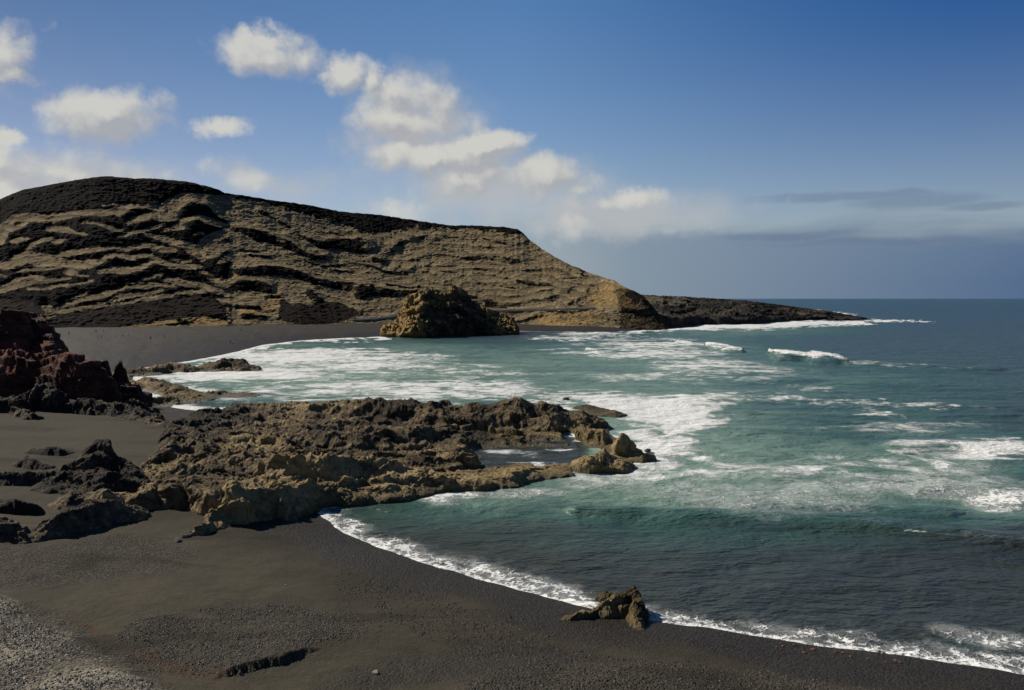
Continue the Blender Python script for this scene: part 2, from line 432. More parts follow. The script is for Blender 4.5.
# ------------------------------------------------------------------ rock fields (heightfields grown from traced ridges)
def rock_field(name, mat, box, strokes, outline=None, plateau=None, amp=1.0, sc=1.0, zbase=0.0, ndetail=(700, 300), tonef=None, cuts=(), label=None, cat=None,
               warp=0.8, follow=False, step=0.0, edge=3.0, power=0.7, floor=-1.5, rug=0.55, calm=False):
    u0, u1, y0, y1 = box
    nu, ny = ndetail
    ys = 1 / np.linspace(1 / y0, 1 / y1, ny)
    X, Y, U = fan(u0, u1, nu, ys)
    wx = fbm(X * 0.12 * sc, Y * 0.12 * sc, 3.0, 4) ; wy = fbm(X * 0.12 * sc, Y * 0.12 * sc, 9.0, 4)
    wx2 = fbm(X * 0.6 * sc, Y * 0.6 * sc, 13.0, 3); wy2 = fbm(X * 0.6 * sc, Y * 0.6 * sc, 19.0, 3)
    XX, YY = X + (wx * 2 + wx2 * 0.9) * amp, Y + (wy * 2 + wy2 * 0.9) * amp
    if follow:
        sd = land_sd(X, Y); base = land_z(X, Y, sd)
    else: base = np.zeros_like(X); lz = land_z(X, Y, land_sd(X, Y)).clip(0, None) if Y.min() < 120 and zbase else 0
    Hh = np.full(X.shape, floor)
    if outline is not None:
        so = sdpoly(XX, YY, [G(p[0], p[1], zbase(p[0]) if callable(zbase) else zbase) for p in outline])
        pl = plateau(X, Y) if callable(plateau) else plateau
        Hh = np.where(so > 0, pl * np.clip(so / edge, 0, 1) ** power, floor * np.clip(-so / 1.5, 0, 1))
    for pts, w in strokes:
        W3 = [(*G(u, v, z), z) for u, v, z in pts]
        if len(W3) == 1: W3 = W3 + [(W3[0][0] + 0.01, W3[0][1], W3[0][2])]
        d, k = segd(XX, YY, W3)
        zz = np.interp(k, range(len(W3)), [q[2] for q in W3])
        bell = 1 - (d / w)
        top = (zz - (base if follow else 0))
        s = np.where(bell > 0, top * np.clip(bell * 1.25, 0, 1) ** power, floor + 0 * d)
        s = np.where(d > w, floor * np.clip((d - w) / 1.5, 0, 1), s)
        Hh = np.maximum(Hh, s)
    up = ss(-0.2, 1.2, Hh)
    r = ridged(X * 0.16 * sc, Y * 0.16 * sc, 1.0, 6, 0.46)
    r2 = ridged(X * 0.7 * sc + wx * 2, Y * 0.7 * sc + wy * 2, 4.0, 4, 0.55)
    r3 = ridged(X * 2.6 * sc, Y * 2.6 * sc, 14.0, 3, 0.6)
    Hh = Hh + up * ((0.4 + 0.6 * ss(0.6, 2.8, Hh)) if calm else 1.0) * amp * ((r3 - 0.4) * 0.18 + (r - 0.45) * 2.6 * rug + (r2 - 0.45) * 0.5 * rug + fbm(X * 1.6 * sc, Y * 1.6 * sc, 7.0, 3) * 0.3)
    for pts, w, dep in cuts:
        W3 = [G(u, v, 0.8) for u, v in pts]
        if len(W3) == 1: W3 += [(W3[0][0] + .01, W3[0][1])]
        d, k = segd(X + wx2 * 1.2, Y + wy2 * 1.2, W3)
        f = ss(w, w * 0.45, d)
        Hh = Hh * (1 - f) + dep * f
    if step:
        q = Hh / step + fbm(X * 0.2, Y * 0.2, 31, 2) * 0.8
        fr = q - np.floor(q)
        Hh = Hh + (ss(0.62, 0.98, fr) - fr) * step * 0.75 * up
    Z = Hh + base * (1 if follow else 0)
    # push the rock sideways so that faces steepen and overhang
    k = up * warp * amp
    X2 = X + k * fbm(X * 0.35 * sc, Y * 0.35 * sc, Z * 0.5, 4) * 1.3
    if not follow: k = k * ss(-0.3, 1.2, Hh - lz)
    Y2 = Y - k * 0.55 * ss(0.3, 2.5, Hh - (0 if follow else lz)) + k * fbm(X * 0.35 * sc, Y * 0.35 * sc, 40 + Z * 0.5, 4) * 1.3
    tone = 0.5 + 0.0 * X
    if tonef: tone = tonef(X, Y, Hh, U)
    keep = Hh > (floor * 0.6)
    o = grid(name, X2, Y2, Z, mat, dict(tone=tone), keep)
    if label: tag(o, label, cat)
    return o

# main reef -----------------------------------------------------------
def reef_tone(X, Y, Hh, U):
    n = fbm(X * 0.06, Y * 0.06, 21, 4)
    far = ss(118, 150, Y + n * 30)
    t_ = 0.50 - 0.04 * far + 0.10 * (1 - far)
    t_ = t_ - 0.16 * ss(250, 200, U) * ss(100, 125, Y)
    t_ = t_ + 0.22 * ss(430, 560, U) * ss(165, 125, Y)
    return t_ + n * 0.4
REEF = [(150, 462), (158, 438), (185, 420), (240, 414), (300, 414), (345, 412), (430, 410), (500, 410), (560, 410), (590, 413), (608, 432), (636, 446), (640, 459), (615, 466), (585, 466),
        (560, 474), (520, 486), (470, 490), (420, 494), (380, 497), (335, 503), (318, 512), (290, 518), (255, 523), (222, 530), (200, 535), (182, 540), (196, 518), (203, 497), (182, 504), (156, 512), (133, 520), (126, 512), (132, 490)]
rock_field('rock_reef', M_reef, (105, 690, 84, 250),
    [([(215, 413, 3.0), (270, 410, 3.2), (345, 402, 4.4), (385, 399, 5.2), (430, 402, 4.8), (480, 404, 4.4), (515, 399, 5.4), (545, 404, 4.4), (572, 412, 2.8)], 7.5),
     ([(430, 412, 3.8), (500, 412, 3.4), (545, 416, 3.0)], 5.0),
     ([(250, 432, 3.4), (300, 436, 3.8), (352, 430, 4.4), (404, 426, 4.0), (440, 428, 2.5)], 6.0),
     ([(160, 452, 4.0), (200, 440, 4.2), (240, 452, 4.0), (289, 457, 4.5), (330, 456, 4.5), (365, 457, 4.1), (396, 462, 3.0), (410, 466, 2.2)], 4.4),
     ([(185, 478, 3.7), (232, 485, 4.5), (275, 485, 3.8)], 2.6), ([(275, 484, 3.8), (315, 481, 2.7), (350, 478, 2.4)], 2.4),
     ([(206, 508, 2.9), (225, 498, 3.6), (240, 494, 3.9)], 1.6), ([(186, 536, 1.3), (198, 520, 2.2), (210, 504, 3.2)], 1.0), ([(292, 514, 0.8), (286, 500, 2.5)], 1.0),
     ([(138, 500, 2.5), (155, 484, 3.4), (178, 484, 3.6)], 2.6),
     ([(350, 488, 1.7), (400, 485, 1.3), (440, 479, 1.2), (500, 475, 0.9), (550, 468, 0.9)], 3.0),
     ([(445, 450, 2.2), (478, 452, 2.6), (490, 462, 1.4)], 3.4),
     ([(590, 452, 2.6), (605, 450, 2.8), (616, 457, 1.8)], 3.2),
     ([(624, 434, 3.6), (631, 441, 2.6), (639, 452, 1.2)], 2.2),
     ([(575, 426, 2.0), (600, 430, 2.6)], 3.0), ([(585, 405, 1.0), (610, 411, 0.8)], 3.2), ([(555, 418, 2.0), (590, 420, 1.0)], 2.6)],
    outline=REEF, plateau=lambda X, Y: np.interp(X, [-60, -42, -25, 0, 14], [3.6, 3.2, 2.5, 1.3, 0.6]), amp=1.0, sc=0.8, rug=0.58, zbase=lambda u: float(np.interp(u, [120, 200, 300, 345], [1.6, 1.1, 0.4, 0.2])), ndetail=(1150, 480), tonef=reef_tone,
    cuts=[([(480, 432), (520, 436), (560, 438)], 3.0, -0.35), ([(505, 447), (540, 446), (570, 447)], 8.5, -0.4), ([(500, 456), (530, 457), (566, 455)], 7.0, -0.4), ([(475, 468), (500, 462)], 2.6, -0.3),
          ([(420, 478), (445, 474), (470, 470), (480, 466)], 1.7, -0.3), ([(430, 435), (455, 433)], 1.5, -0.3), ([(566, 430), (574, 436), (580, 442)], 1.6, -0.3),
          ([(600, 436), (614, 440)], 1.3, -0.3)],
    label='long jagged brown lava reef running from the sand into the surf', cat='rock reef', warp=1.0, step=0.0, power=0.6, calm=True)

# left outcrop with the pointed mound ----------------------------------
def left_tone(X, Y, Hh, U):
    n = fbm(X * 0.09, Y * 0.09, 25, 4)
    return 0.34 + 0.22 * ss(104, 92, Y) + n * 0.5
rock_field('rock_outcrop', M_left, (-190, 175, 76, 122),
    [([(92, 446, 6.2), (100, 440, 6.9), (108, 446, 6.3)], 2.4),
     ([(78, 462, 4.6), (98, 452, 5.7), (120, 458, 4.9), (134, 468, 4.1)], 3.0),
     ([(60, 476, 3.6), (100, 470, 4.2), (140, 474, 3.4)], 3.6),
     ([(-160, 476, 3.6), (0, 474, 3.7), (40, 472, 3.8), (70, 474, 3.9)], 1.5),
     ([(80, 492, 3.2), (110, 490, 3.6), (140, 492, 2.8)], 3.0),
     ([(28, 530, 2.8), (52, 514, 3.9), (84, 503, 4.3), (106, 497, 4.1), (130, 504, 2.8)], 1.9)],
    amp=0.55, sc=1.4, ndetail=(640, 360), tonef=left_tone, label='dark pointed lava mound with a rocky spur on the grey sand', cat='rock outcrop', warp=0.8, follow=True, power=0.8, floor=-1.0)
rock_field('rock_outcrop', M_left, (-190, 32, 74, 100),
    [([(-150, 505, 4.3), (0, 512, 4.4), (12, 520, 3.9), (22, 532, 2.9)], 1.8)],
    amp=0.5, sc=1.5, ndetail=(280, 200), tonef=left_tone, label='low brown rock cut off by the left edge, beside the gravel', cat='rock outcrop', warp=0.7, follow=True, step=0.5, power=0.75, floor=-1.0)
rock_field('rock_ledge', M_left, (-190, 45, 84, 112),
    [([(-150, 499, 3.3), (0, 499, 3.4), (22, 500, 3.4), (33, 504, 3.0)], 1.1)],
    amp=0.4, sc=1.6, ndetail=(260, 160), tonef=lambda X, Y, Hh, U: 0.25 + fbm(X * .2, Y * .2, 3, 3) * 0.4, label='thin black rock shelf in the sand below the pointed mound', cat='rock ledge', warp=0.5, follow=True, power=0.75, floor=-0.8)
rock_field('sand_rock', M_left, (20, 80, 108, 135),
    [([(33, 449, 3.3), (45, 447, 3.7), (62, 448, 3.6), (67, 450, 3.1)], 1.0)],
    amp=0.35, sc=1.8, ndetail=(120, 90), tonef=lambda X, Y, Hh, U: 0.25 + 0 * X, label='low black rock on grey sand, farther of the pair', cat='rock', warp=0.5, follow=True, floor=-0.7)
rock_field('sand_rock', M_left, (5, 62, 98, 125),
    [([(19, 461, 3.3), (26, 456, 3.9), (34, 459, 3.7), (46, 463, 3.2)], 1.1)],
    amp=0.35, sc=1.8, ndetail=(120, 90), tonef=lambda X, Y, Hh, U: 0.35 + 0 * X, label='small dark peaked rock on grey sand, nearer of the pair', cat='rock', warp=0.5, follow=True, floor=-0.7)
# rock at the water's edge
rock_field('shore_rock', M_reef, (540, 668, 55, 78),
    [([(557, 620, 0.5), (572, 616, 0.65), (588, 609, 0.85), (606, 601, 1.1), (622, 595, 1.35), (633, 591, 1.5), (639, 600, 1.25), (640, 613, 0.9), (637, 629, 0.45)], 0.7),
     ([(596, 609, 0.7), (612, 604, 0.9), (630, 604, 0.9)], 0.9), ([(602, 593, 0.6), (632, 587, 1.0)], 0.6)],
    amp=0.42, sc=2.4, ndetail=(380, 280), tonef=lambda X, Y, Hh, U: 0.62 - 0.35 * ss(66.5, 68, Y) + fbm(X * .3, Y * .3, 3, 3) * 0.5, label='hooked brown rock standing where the small waves meet the black beach', cat='rock', warp=0.7, power=0.6, floor=-0.9)
# low reefs in the left bay
rock_field('low_reef', M_reef, (110, 275, 240, 400),
    [([(128, 371, 1.5), (150, 367, 2.2), (172, 363, 2.6), (190, 366, 1.8)], 6.0),
     ([(205, 364, 1.8), (222, 360, 3.2), (236, 358, 3.6), (246, 363, 2.2)], 5.0), ([(150, 369, 1.2), (210, 368, 1.0), (250, 369, 0.8)], 4.0)],
    amp=1.1, sc=0.7, ndetail=(420, 200), tonef=lambda X, Y, Hh, U: 0.42 + fbm(X * .08, Y * .08, 3, 3) * 0.4, label='low dark reef in the white water below the far beach', cat='rock reef', warp=0.8)
rock_field('low_reef', M_reef, (110, 275, 180, 330),
    [([(128, 384, 1.6), (145, 378, 2.2), (160, 382, 1.8), (180, 388, 1.8), (198, 392, 1.2), (220, 392, 0.9), (240, 393, 0.6)], 5.0),
     ([(120, 395, 1.8), (150, 396, 1.8), (178, 396, 1.2), (196, 394, 0.8)], 7.0), ([(130, 402, 1.4), (150, 403, 1.0)], 5.0)],
    amp=0.9, sc=0.9, ndetail=(420, 240), tonef=lambda X, Y, Hh, U: 0.50 + fbm(X * .08, Y * .08, 3, 3) * 0.4, label='flat olive brown rock shelf tapering to a point in the left bay', cat='rock reef', warp=0.6)
# red cliff --------------------------------------------------------------
def red_tone(X, Y, Hh, U): return 0.45 + fbm(X * .05, Y * .05, 3, 3) * 0.5 - 0.5 * ss(88, 118, U) 
rock_field('red_cliff', M_red, (-330, 150, 140, 240),
    [([(-300, 282, 28), (-150, 288, 27), (-60, 302, 24.2), (-10, 308, 22.8), (12, 310, 22.4), (30, 313, 21.6), (40, 321, 19.8)], 9.0),
     ([(-200, 316, 21.2), (-60, 322, 19.6), (20, 330, 18.0), (44, 333, 17.2), (52, 344, 15.0)], 7.5),
     ([(0, 350, 13.8), (50, 351, 13.6), (78, 353, 13.4), (89, 359, 12.2)], 6.5),
     ([(-200, 372, 9.2), (0, 374, 8.6), (60, 372, 8.6), (100, 376, 7.8), (126, 381, 6.8)], 6.0),
     ([(92, 361, 11.2), (104, 361, 11.0), (108, 363, 10.2)], 2.4), ([(119, 360, 11.2), (123, 359, 11.4)], 2.0),
     ([(60, 380, 7.0), (100, 382, 6.2), (125, 384, 5.4), (134, 390, 3.8)], 5.0)],
    amp=0.7, sc=0.8, ndetail=(620, 300), tonef=red_tone, label='dark red layered cliff at the left edge above the sand', cat='cliff', warp=0.9, follow=True, step=1.7, power=0.5, floor=-1.5, rug=0.45)
rock_field('rock_rubble', M_left, (-250, 205, 118, 178),
    [([(-200, 400, 4.6), (0, 398, 4.8), (18, 396, 5.4)], 3.0), ([(24, 395, 5.2), (36, 386, 7.0), (50, 382, 7.6), (58, 388, 6.6)], 3.2),
     ([(60, 396, 4.8), (84, 399, 4.6), (112, 403, 4.0), (134, 408, 3.4), (150, 414, 2.8)], 3.0), ([(160, 420, 2.4), (186, 424, 2.2)], 2.6), ([(100, 394, 4.4), (140, 401, 3.6)], 4.0),
     ([(18, 408, 3.6), (34, 414, 3.4)], 1.4)],
    amp=0.9, sc=1.2, ndetail=(620, 240), tonef=lambda X, Y, Hh, U: 0.36 + fbm(X * .12, Y * .12, 3, 3) * 0.5, label='heap of broken brown rock along the foot of the red cliff', cat='rocks', warp=0.9, follow=True, power=0.6, floor=-1.0)

# ------------------------------------------------------------------ the hill
def z1(p): return [(x / 3.832, 160 + y / 3.832) for x, y in p]
def z2(p): return [(240 + x / 3.938, 200 + y / 3.938) for x, y in p]
def z3(p): return [(480 + x / 3.938, 210 + y / 3.938) for x, y in p]
RIDGE = [(-400, 250), (-200, 222), (-60, 209), (0, 200.5), (16, 194), (26, 190), (52, 185), (73, 181), (99, 177), (112, 176), (136, 178.3), (157, 178.3), (170, 179.6), (193, 182), (214, 187), (227, 192.6),
         (256, 197), (273, 200), (311, 205), (341, 211.4), (382, 215), (428, 222), (451, 225.4), (473, 225.4), (500, 226.6), (509, 227.5), (517, 229), (523, 233), (529, 239), (541, 248.5), (564, 262), (587, 272), (607, 278.5), (614, 280), (622, 286), (632, 290), (642, 295), (650, 303), (662, 318), (672, 330)]
BASE = [(-400, 520), (-100, 560), (60, 600), (120, 610), (215, 640), (240, 648), (300, 672), (340, 700), (400, 725), (480, 722), (520, 706), (560, 682), (640, 668), (680, 668)]
BZ = [(-400, 4), (440, 3.8), (500, -1), (700, -1)]
DEP = [(-400, 340), (300, 310), (520, 250), (600, 150), (632, 90), (655, 60), (680, 40)]
# pale tuff ribbons between black ash and painted ledge shade on the left half of the hill: x, y, thickness along each
def zq(s_, ox, oy, lst): return [[(ox + p[0] / s_, oy + p[1] / s_, p[2] / s_) for p in l] for l in lst]
RIB = zq(7.877, 0, 165, [
 [(-400,640,70),(-150,600,80),(0,520,80),(60,470,90),(140,410,60),(250,410,70),(400,425,60),(520,405,60),(650,375,50),(780,375,50),(900,370,50),(1000,340,40)], [(-60,620,60),(0,610,60),(30,590,60),(60,540,50)],
 [(90,510,40),(160,490,40),(230,460,20)], [(110,600,25),(170,590,30),(240,580,20)], [(220,665,20),(290,620,35),(350,590,30),(430,578,20)], [(400,500,40),(480,505,45),(560,510,40),(620,535,15),(700,550,8)],
 [(440,605,25),(490,600,30),(540,585,15)], [(670,450,15),(740,455,15),(820,475,20),(900,500,25),(980,515,25)], [(515,250,12),(600,262,8),(730,280,6)], [(840,315,25),(900,305,30),(960,320,20)], [(960,560,15),(1000,555,20)]]) + \
 zq(7.877, 120, 170, [
 [(0,300,60),(60,290,50),(160,280,30),(330,290,40)], [(330,340,120),(400,310,150),(450,260,120),(560,210,70),(700,225,70),(850,290,190),(1040,350,260)], [(340,390,30),(420,390,30),(480,370,20)], [(80,420,25),(140,390,50),(220,365,50),(270,355,30)],
 [(10,340,40),(80,310,30)], [(0,530,15),(80,500,20),(190,480,20),(290,450,20),(370,428,18)], [(140,210,25),(230,190,20),(330,185,15)], [(220,155,25),(280,130,20),(380,130,20)],
 [(440,455,25),(500,410,35),(560,380,35),(640,370,30),(720,400,50),(800,430,40),(860,440,20)], [(370,480,10),(430,460,20),(515,455,25)],
 [(200,500,15),(280,520,35),(370,545,50),(480,580,50),(590,610,60),(640,640,90),(700,560,90),(800,510,70),(900,490,70),(1040,520,60)], [(0,625,35),(100,615,35),(220,590,45),(320,620,45),(440,630,30)],
 [(720,620,25),(800,595,45),(1040,620,40)], [(600,505,12),(660,500,22)]]) + \
 zq(7.877, 0, 245, [
 [(-300,180,60),(0,155,60),(80,165,60),(150,120,90),(240,90,90),(320,120,110),(430,120,90),(520,145,60),(640,160,70),(740,150,60),(820,115,35),(920,75,25),(1020,95,25)], [(300,78,20),(430,85,25),(540,70,40),(640,50,45),(720,45,30),(820,30,30),(920,20,30)],
 [(940,35,25),(1023,40,30)], [(150,210,15),(250,195,18),(380,190,15),(500,180,10)], [(530,210,35),(580,215,50),(610,220,30)], [(0,245,15),(60,245,15)], [(620,240,12),(700,245,12)],
 [(-300,380,50),(0,360,40),(80,330,60),(180,290,80),(270,270,60),(350,275,45),(400,280,30),(490,270,25),(560,262,12)], [(230,345,15),(330,350,12),(440,325,15),(520,320,20),(610,310,12),(740,280,15)], [(790,210,20),(880,195,45),(960,190,50),(1023,190,50)],
 [(290,520,25),(350,500,45),(400,495,40)], [(440,515,15),(500,480,30),(560,470,25),(640,435,30),(720,415,30),(780,400,35),(850,385,40),(900,370,18),(1023,325,12)], [(570,420,12),(640,400,18),(690,385,10)],
 [(330,545,15),(450,530,25),(560,510,25),(650,490,22),(760,470,22),(830,460,15)], [(380,575,20),(450,575,28),(560,560,25),(680,545,25),(800,495,35),(900,480,25),(1023,455,20)], [(640,515,25),(720,500,30),(800,480,25)], [(880,445,20),(950,410,35),(1010,400,40)],
 [(940,650,30),(1023,630,40)]]) + \
 zq(7.877, 120, 245, [
 [(0,80,30),(100,100,35),(240,75,25),(310,120,30),(400,165,40),(500,165,30),(560,170,35),(640,170,25)], [(0,200,60),(90,195,50),(180,175,45),(270,130,25),(340,140,25)], [(410,105,15),(480,125,30),(560,125,25)],
 [(560,20,90),(640,60,110),(660,105,50)], [(720,40,60),(850,20,30)], [(780,140,15),(850,105,45),(940,90,50),(1040,120,80)], [(700,100,20),(760,80,25),(840,35,20)],
 [(640,210,10),(700,240,40),(770,290,60),(850,300,60),(900,260,70),(960,240,50),(1030,235,40)], [(890,175,15),(1000,190,20)], [(190,265,20),(260,250,25),(340,235,15)], [(370,270,30),(430,280,45),(520,300,50),(620,310,50),(700,340,55),(800,370,35)],
 [(0,340,12),(60,330,15),(180,330,35),(280,310,35),(380,320,25),(440,320,20)], [(110,300,12),(180,290,14)], [(0,430,20),(60,400,30),(140,385,25),(240,385,25),(340,355,20)],
 [(0,475,14),(80,455,18),(160,425,18),(300,410,35),(400,395,35),(480,375,20),(560,370,25),(660,365,25),(720,330,25)], [(140,460,12),(260,435,15),(380,432,18)], [(820,390,25),(920,395,20)], [(820,430,35),(900,440,30),(1030,430,40)],
 [(760,410,15),(820,460,12)], [(840,495,18),(855,540,18),(850,590,14)], [(900,590,15),(920,540,35),(1000,520,30)], [(60,640,40),(170,625,35),(290,630,40)], [(480,575,15),(560,580,30),(660,595,60),(760,600,40),(830,610,20)], [(560,640,50),(650,630,40),(850,630,20)], [(320,610,25),(440,600,20)]])
# black ash and ledge shade, both painted dark, on the right half
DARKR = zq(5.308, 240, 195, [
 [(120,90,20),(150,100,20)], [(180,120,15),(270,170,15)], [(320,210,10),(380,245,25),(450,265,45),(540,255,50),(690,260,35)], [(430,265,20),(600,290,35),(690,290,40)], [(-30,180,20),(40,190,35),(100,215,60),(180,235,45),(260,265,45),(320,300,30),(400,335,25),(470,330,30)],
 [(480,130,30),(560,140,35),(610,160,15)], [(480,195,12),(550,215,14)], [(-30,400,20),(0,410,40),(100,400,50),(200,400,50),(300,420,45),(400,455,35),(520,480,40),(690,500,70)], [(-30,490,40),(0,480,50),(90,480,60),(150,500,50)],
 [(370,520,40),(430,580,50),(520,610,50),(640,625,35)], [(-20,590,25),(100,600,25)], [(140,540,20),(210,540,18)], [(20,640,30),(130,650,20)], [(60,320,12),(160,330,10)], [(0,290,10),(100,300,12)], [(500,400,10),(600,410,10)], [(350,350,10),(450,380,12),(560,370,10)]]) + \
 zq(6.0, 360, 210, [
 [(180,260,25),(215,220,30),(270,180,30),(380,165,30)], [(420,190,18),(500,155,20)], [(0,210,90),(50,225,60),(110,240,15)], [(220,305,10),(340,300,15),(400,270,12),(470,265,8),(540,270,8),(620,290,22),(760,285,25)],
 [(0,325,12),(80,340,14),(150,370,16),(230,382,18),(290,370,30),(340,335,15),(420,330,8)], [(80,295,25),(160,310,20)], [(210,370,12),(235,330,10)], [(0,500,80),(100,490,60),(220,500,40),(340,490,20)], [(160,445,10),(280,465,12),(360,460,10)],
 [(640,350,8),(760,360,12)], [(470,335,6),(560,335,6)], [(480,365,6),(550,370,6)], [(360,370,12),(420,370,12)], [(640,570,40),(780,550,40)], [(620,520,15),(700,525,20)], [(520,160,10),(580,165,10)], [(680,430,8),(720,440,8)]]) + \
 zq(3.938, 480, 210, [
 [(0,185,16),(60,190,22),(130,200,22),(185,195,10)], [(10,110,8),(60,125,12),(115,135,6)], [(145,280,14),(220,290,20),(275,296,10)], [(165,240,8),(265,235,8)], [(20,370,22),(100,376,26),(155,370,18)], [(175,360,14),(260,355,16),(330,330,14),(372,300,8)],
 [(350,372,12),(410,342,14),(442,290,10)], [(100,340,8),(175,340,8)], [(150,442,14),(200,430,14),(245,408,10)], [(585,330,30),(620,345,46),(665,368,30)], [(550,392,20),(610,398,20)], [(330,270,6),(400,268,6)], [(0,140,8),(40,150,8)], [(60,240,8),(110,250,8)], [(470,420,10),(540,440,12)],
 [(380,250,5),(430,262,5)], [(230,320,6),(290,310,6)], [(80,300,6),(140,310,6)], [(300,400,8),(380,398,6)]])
CAPLOW = z1([(-900, 330), (-200, 285), (0, 255), (70, 203), (200, 193), (300, 188), (400, 172), (480, 160), (560, 166), (620, 172), (690, 128), (760, 118), (850, 128), (981, 156)]) + \
         z2([(130, 16), (200, 38), (350, 78), (440, 102), (480, 132), (560, 135), (620, 112), (760, 108), (830, 110), (1010, 120)]) + z3([(40, 88), (160, 98), (175, 100), (400, 240)])
OCHRES = [(z1([(500, 640), (600, 632), (700, 628), (760, 610), (850, 620)]), 6, 0.9), (z2([(20, 445), (90, 440), (130, 410), (140, 375)]), 7, 1.0), (z3([(470, 340), (520, 330), (570, 350)]), 12, 0.9), (z3([(260, 430), (350, 425), (430, 420)]), 9, 0.9),
          (z1([(780, 440), (860, 450), (930, 430)]), 6, 0.5), (z1([(760, 370), (700, 340)]), 8, 0.35)]
DEBRIS = [(z1([(150, 628), (300, 620), (420, 604), (560, 584), (680, 566), (780, 555), (850, 572)]), 84 / 3.832), (z2([(170, 405), (190, 440), (260, 452), (380, 442), (450, 446)]), 80 / 3.938),
          (z1([(-60, 555), (60, 560), (160, 575)]), 50 / 3.832)]
def blur(a, n, axis):
    a = np.moveaxis(a, axis, -1); k = np.pad(a, [(0, 0)] * (a.ndim - 1) + [(n, n)], mode='edge')
    c = np.cumsum(np.concatenate([np.zeros(k.shape[:-1] + (1,)), k], -1), -1)
    return np.moveaxis((c[..., 2 * n + 1:] - c[..., :-2 * n - 1]) / (2 * n + 1), -1, axis)
def build_hill():
    us = np.arange(-230, 676, 0.8); nr, nb = 420, 24
    t = np.linspace(0, 1, nr)[:, None]
    B = interp(us, BASE)[None, :]; D0 = interp(us, DEP)[None, :] * 1.0; bz = interp(us, BZ)[None, :]
    rv = interp(us, RIDGE) + fbm(us * 0.12, us * 0, 3.0, 4) * 1.3
    _, bv = PR(B * 0, B, bz)
    V = bv + (rv[None, :] - bv) * t; U = np.repeat(us[None, :], nr, 0)
    cy = (345 - V) / F; E = (cy * cp - sp) / (cp + cy * sp)          # slope of each line of sight
    ww = fbm(U * 0.09, V * 0.16, 1.0, 4); w2 = fbm(U * 0.08, V * 0.14, 7.0, 5); w3 = fbm(U * 0.35, V * 0.5, 7.0, 3)
    w4 = fbm(U * 0.8, V * 1.1, 17.0, 3); Uw, Vw = U + ww * 2.0 + w3 * 1.8 + w4 * 1.0, V + w2 * 1.4 + w3 * 1.5 + w4 * 1.2
    def strokes(lst, soft=0.8):
        P = np.zeros_like(U)
        for e in lst:
            pts, th = e if isinstance(e, tuple) else (e, None)
            xs = [p[0] for p in pts]; c = (us > min(xs) - 40) & (us < max(xs) + 40)
            if not c.any(): continue
            d, k = segd(Uw[:, c], Vw[:, c], pts)
            n = len(pts) - 1
            taper = 0.35 + 0.65 * np.clip(np.minimum(k, n - k) / (n * 0.22), 0, 1)
            h = (th * 0.5 + 0.2) * taper if th else interp(k, list(enumerate([p[2] for p in pts]))) * 0.5 + 0.25
            P[:, c] = np.maximum(P[:, c], ss(0.45, -0.45, d - h))
        return P
    lf = ss(238, 226, U + ww * 6)
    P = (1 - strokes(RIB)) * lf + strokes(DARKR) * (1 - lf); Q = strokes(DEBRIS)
    lay = V * 0.135 + fbm(U * 0.010, V * 0.012, 3.0, 4) * 4.2; fr = lay - np.floor(lay)
    lay2 = V * 0.30 + fbm(U * 0.016, V * 0.03, 13.0, 4) * 5.5 + fbm(U * 0.1, V * 0.1, 3, 3) * 0.8; fr2 = lay2 - np.floor(lay2)
    m2 = ss(0.02, 0.35, fbm(U * 0.03, V * 0.06, 17.0, 3) + 0.15)
    P2 = ss(0.55, 0.70, fr2) * ss(1.0, 0.9, fr2) * m2 * ss(-0.2, 0.2, fbm(U * 0.12, V * 0.1, 23, 3))
    cl = interp(us, CAPLOW)[None, :]
    cap = ss(-1.5, 1.5, cl - V + ww * 6 + w3 * 4 + w2 * 3)
    P = np.where(cap > 0.5, 0, P); P = P * (1 - 0.7 * ss(0.2, 0.8, Q)) * ss(1.0, 0.9, ss(317, 326, V)); 
    g = np.radians(24 + 7 * fbm(U * 0.04, V * 0.08, 29, 3) + 14 * cap)
    m = np.tan(np.maximum.reduce([g, np.radians(36) * (Q > 0.5), np.radians(56) * P, np.radians(56) * P2]))
    yref = B + D0 * t
    Y = np.zeros_like(V); Z = np.zeros_like(V)
    Y[0] = B[0]; Z[0] = bz[0]
    for k in range(1, nr):
        y0, z0 = Y[k - 1], Z[k - 1]
        yn = (z0 - CH - m[k] * y0) / (E[k] - m[k])
        bad = (yn < y0) | (E[k] >= m[k])
        yn = np.where(bad, y0 + 3, yn)
        free = 1 - P[k]
        yn = yn + (yref[k] - yn) * (0.02 + 0.05 * free)
        Y[k] = np.maximum(yn, y0 + 0.0); Z[k] = CH + E[k] * Y[k]
        over = Z[k] < z0 - 0.3
        if over.any(): pass
    # smooth away creases between neighbouring columns
    dev = Y - yref
    dev = blur(blur(dev, 4, 1), 3, 1)
    Y = yref + dev; Z = CH + E * Y
    X = Y * ((us - 512) / F)[None, :]
    win = ss(-0.02, 0.05, t) * (1 - ss(0.975, 1.0, t))
    bench = ss(486, 500, U) * ss(655, 640, U) * ss(306.0, 308.5, V) * (1 - ss(309, 319, V)) * 6.0
    Dm = fbm(X * 0.012, Z * 0.02, 5.0, 3) * 4 + (ridged(X * 0.06, Z * 0.10, Y * 0.03, 5) - 0.4) * 2.2 + (ridged(X * 0.22, Z * 0.33, Y * 0.1, 4) - 0.4) * 1.6 + fbm(X * 0.35, Z * 0.45, 3.0, 3) * 0.6 + bench
    Dm = Dm * win
    rad = np.sqrt(X * X + Y * Y)
    X2 = X - X / rad * Dm; Y2 = Y - Y / rad * Dm
    Z2 = Z + win * ((ridged(X * 0.09, Y * 0.09, 3, 5) - 0.4) * 1.0 + fbm(X * 0.4, Y * 0.4, 3, 3) * 0.4)
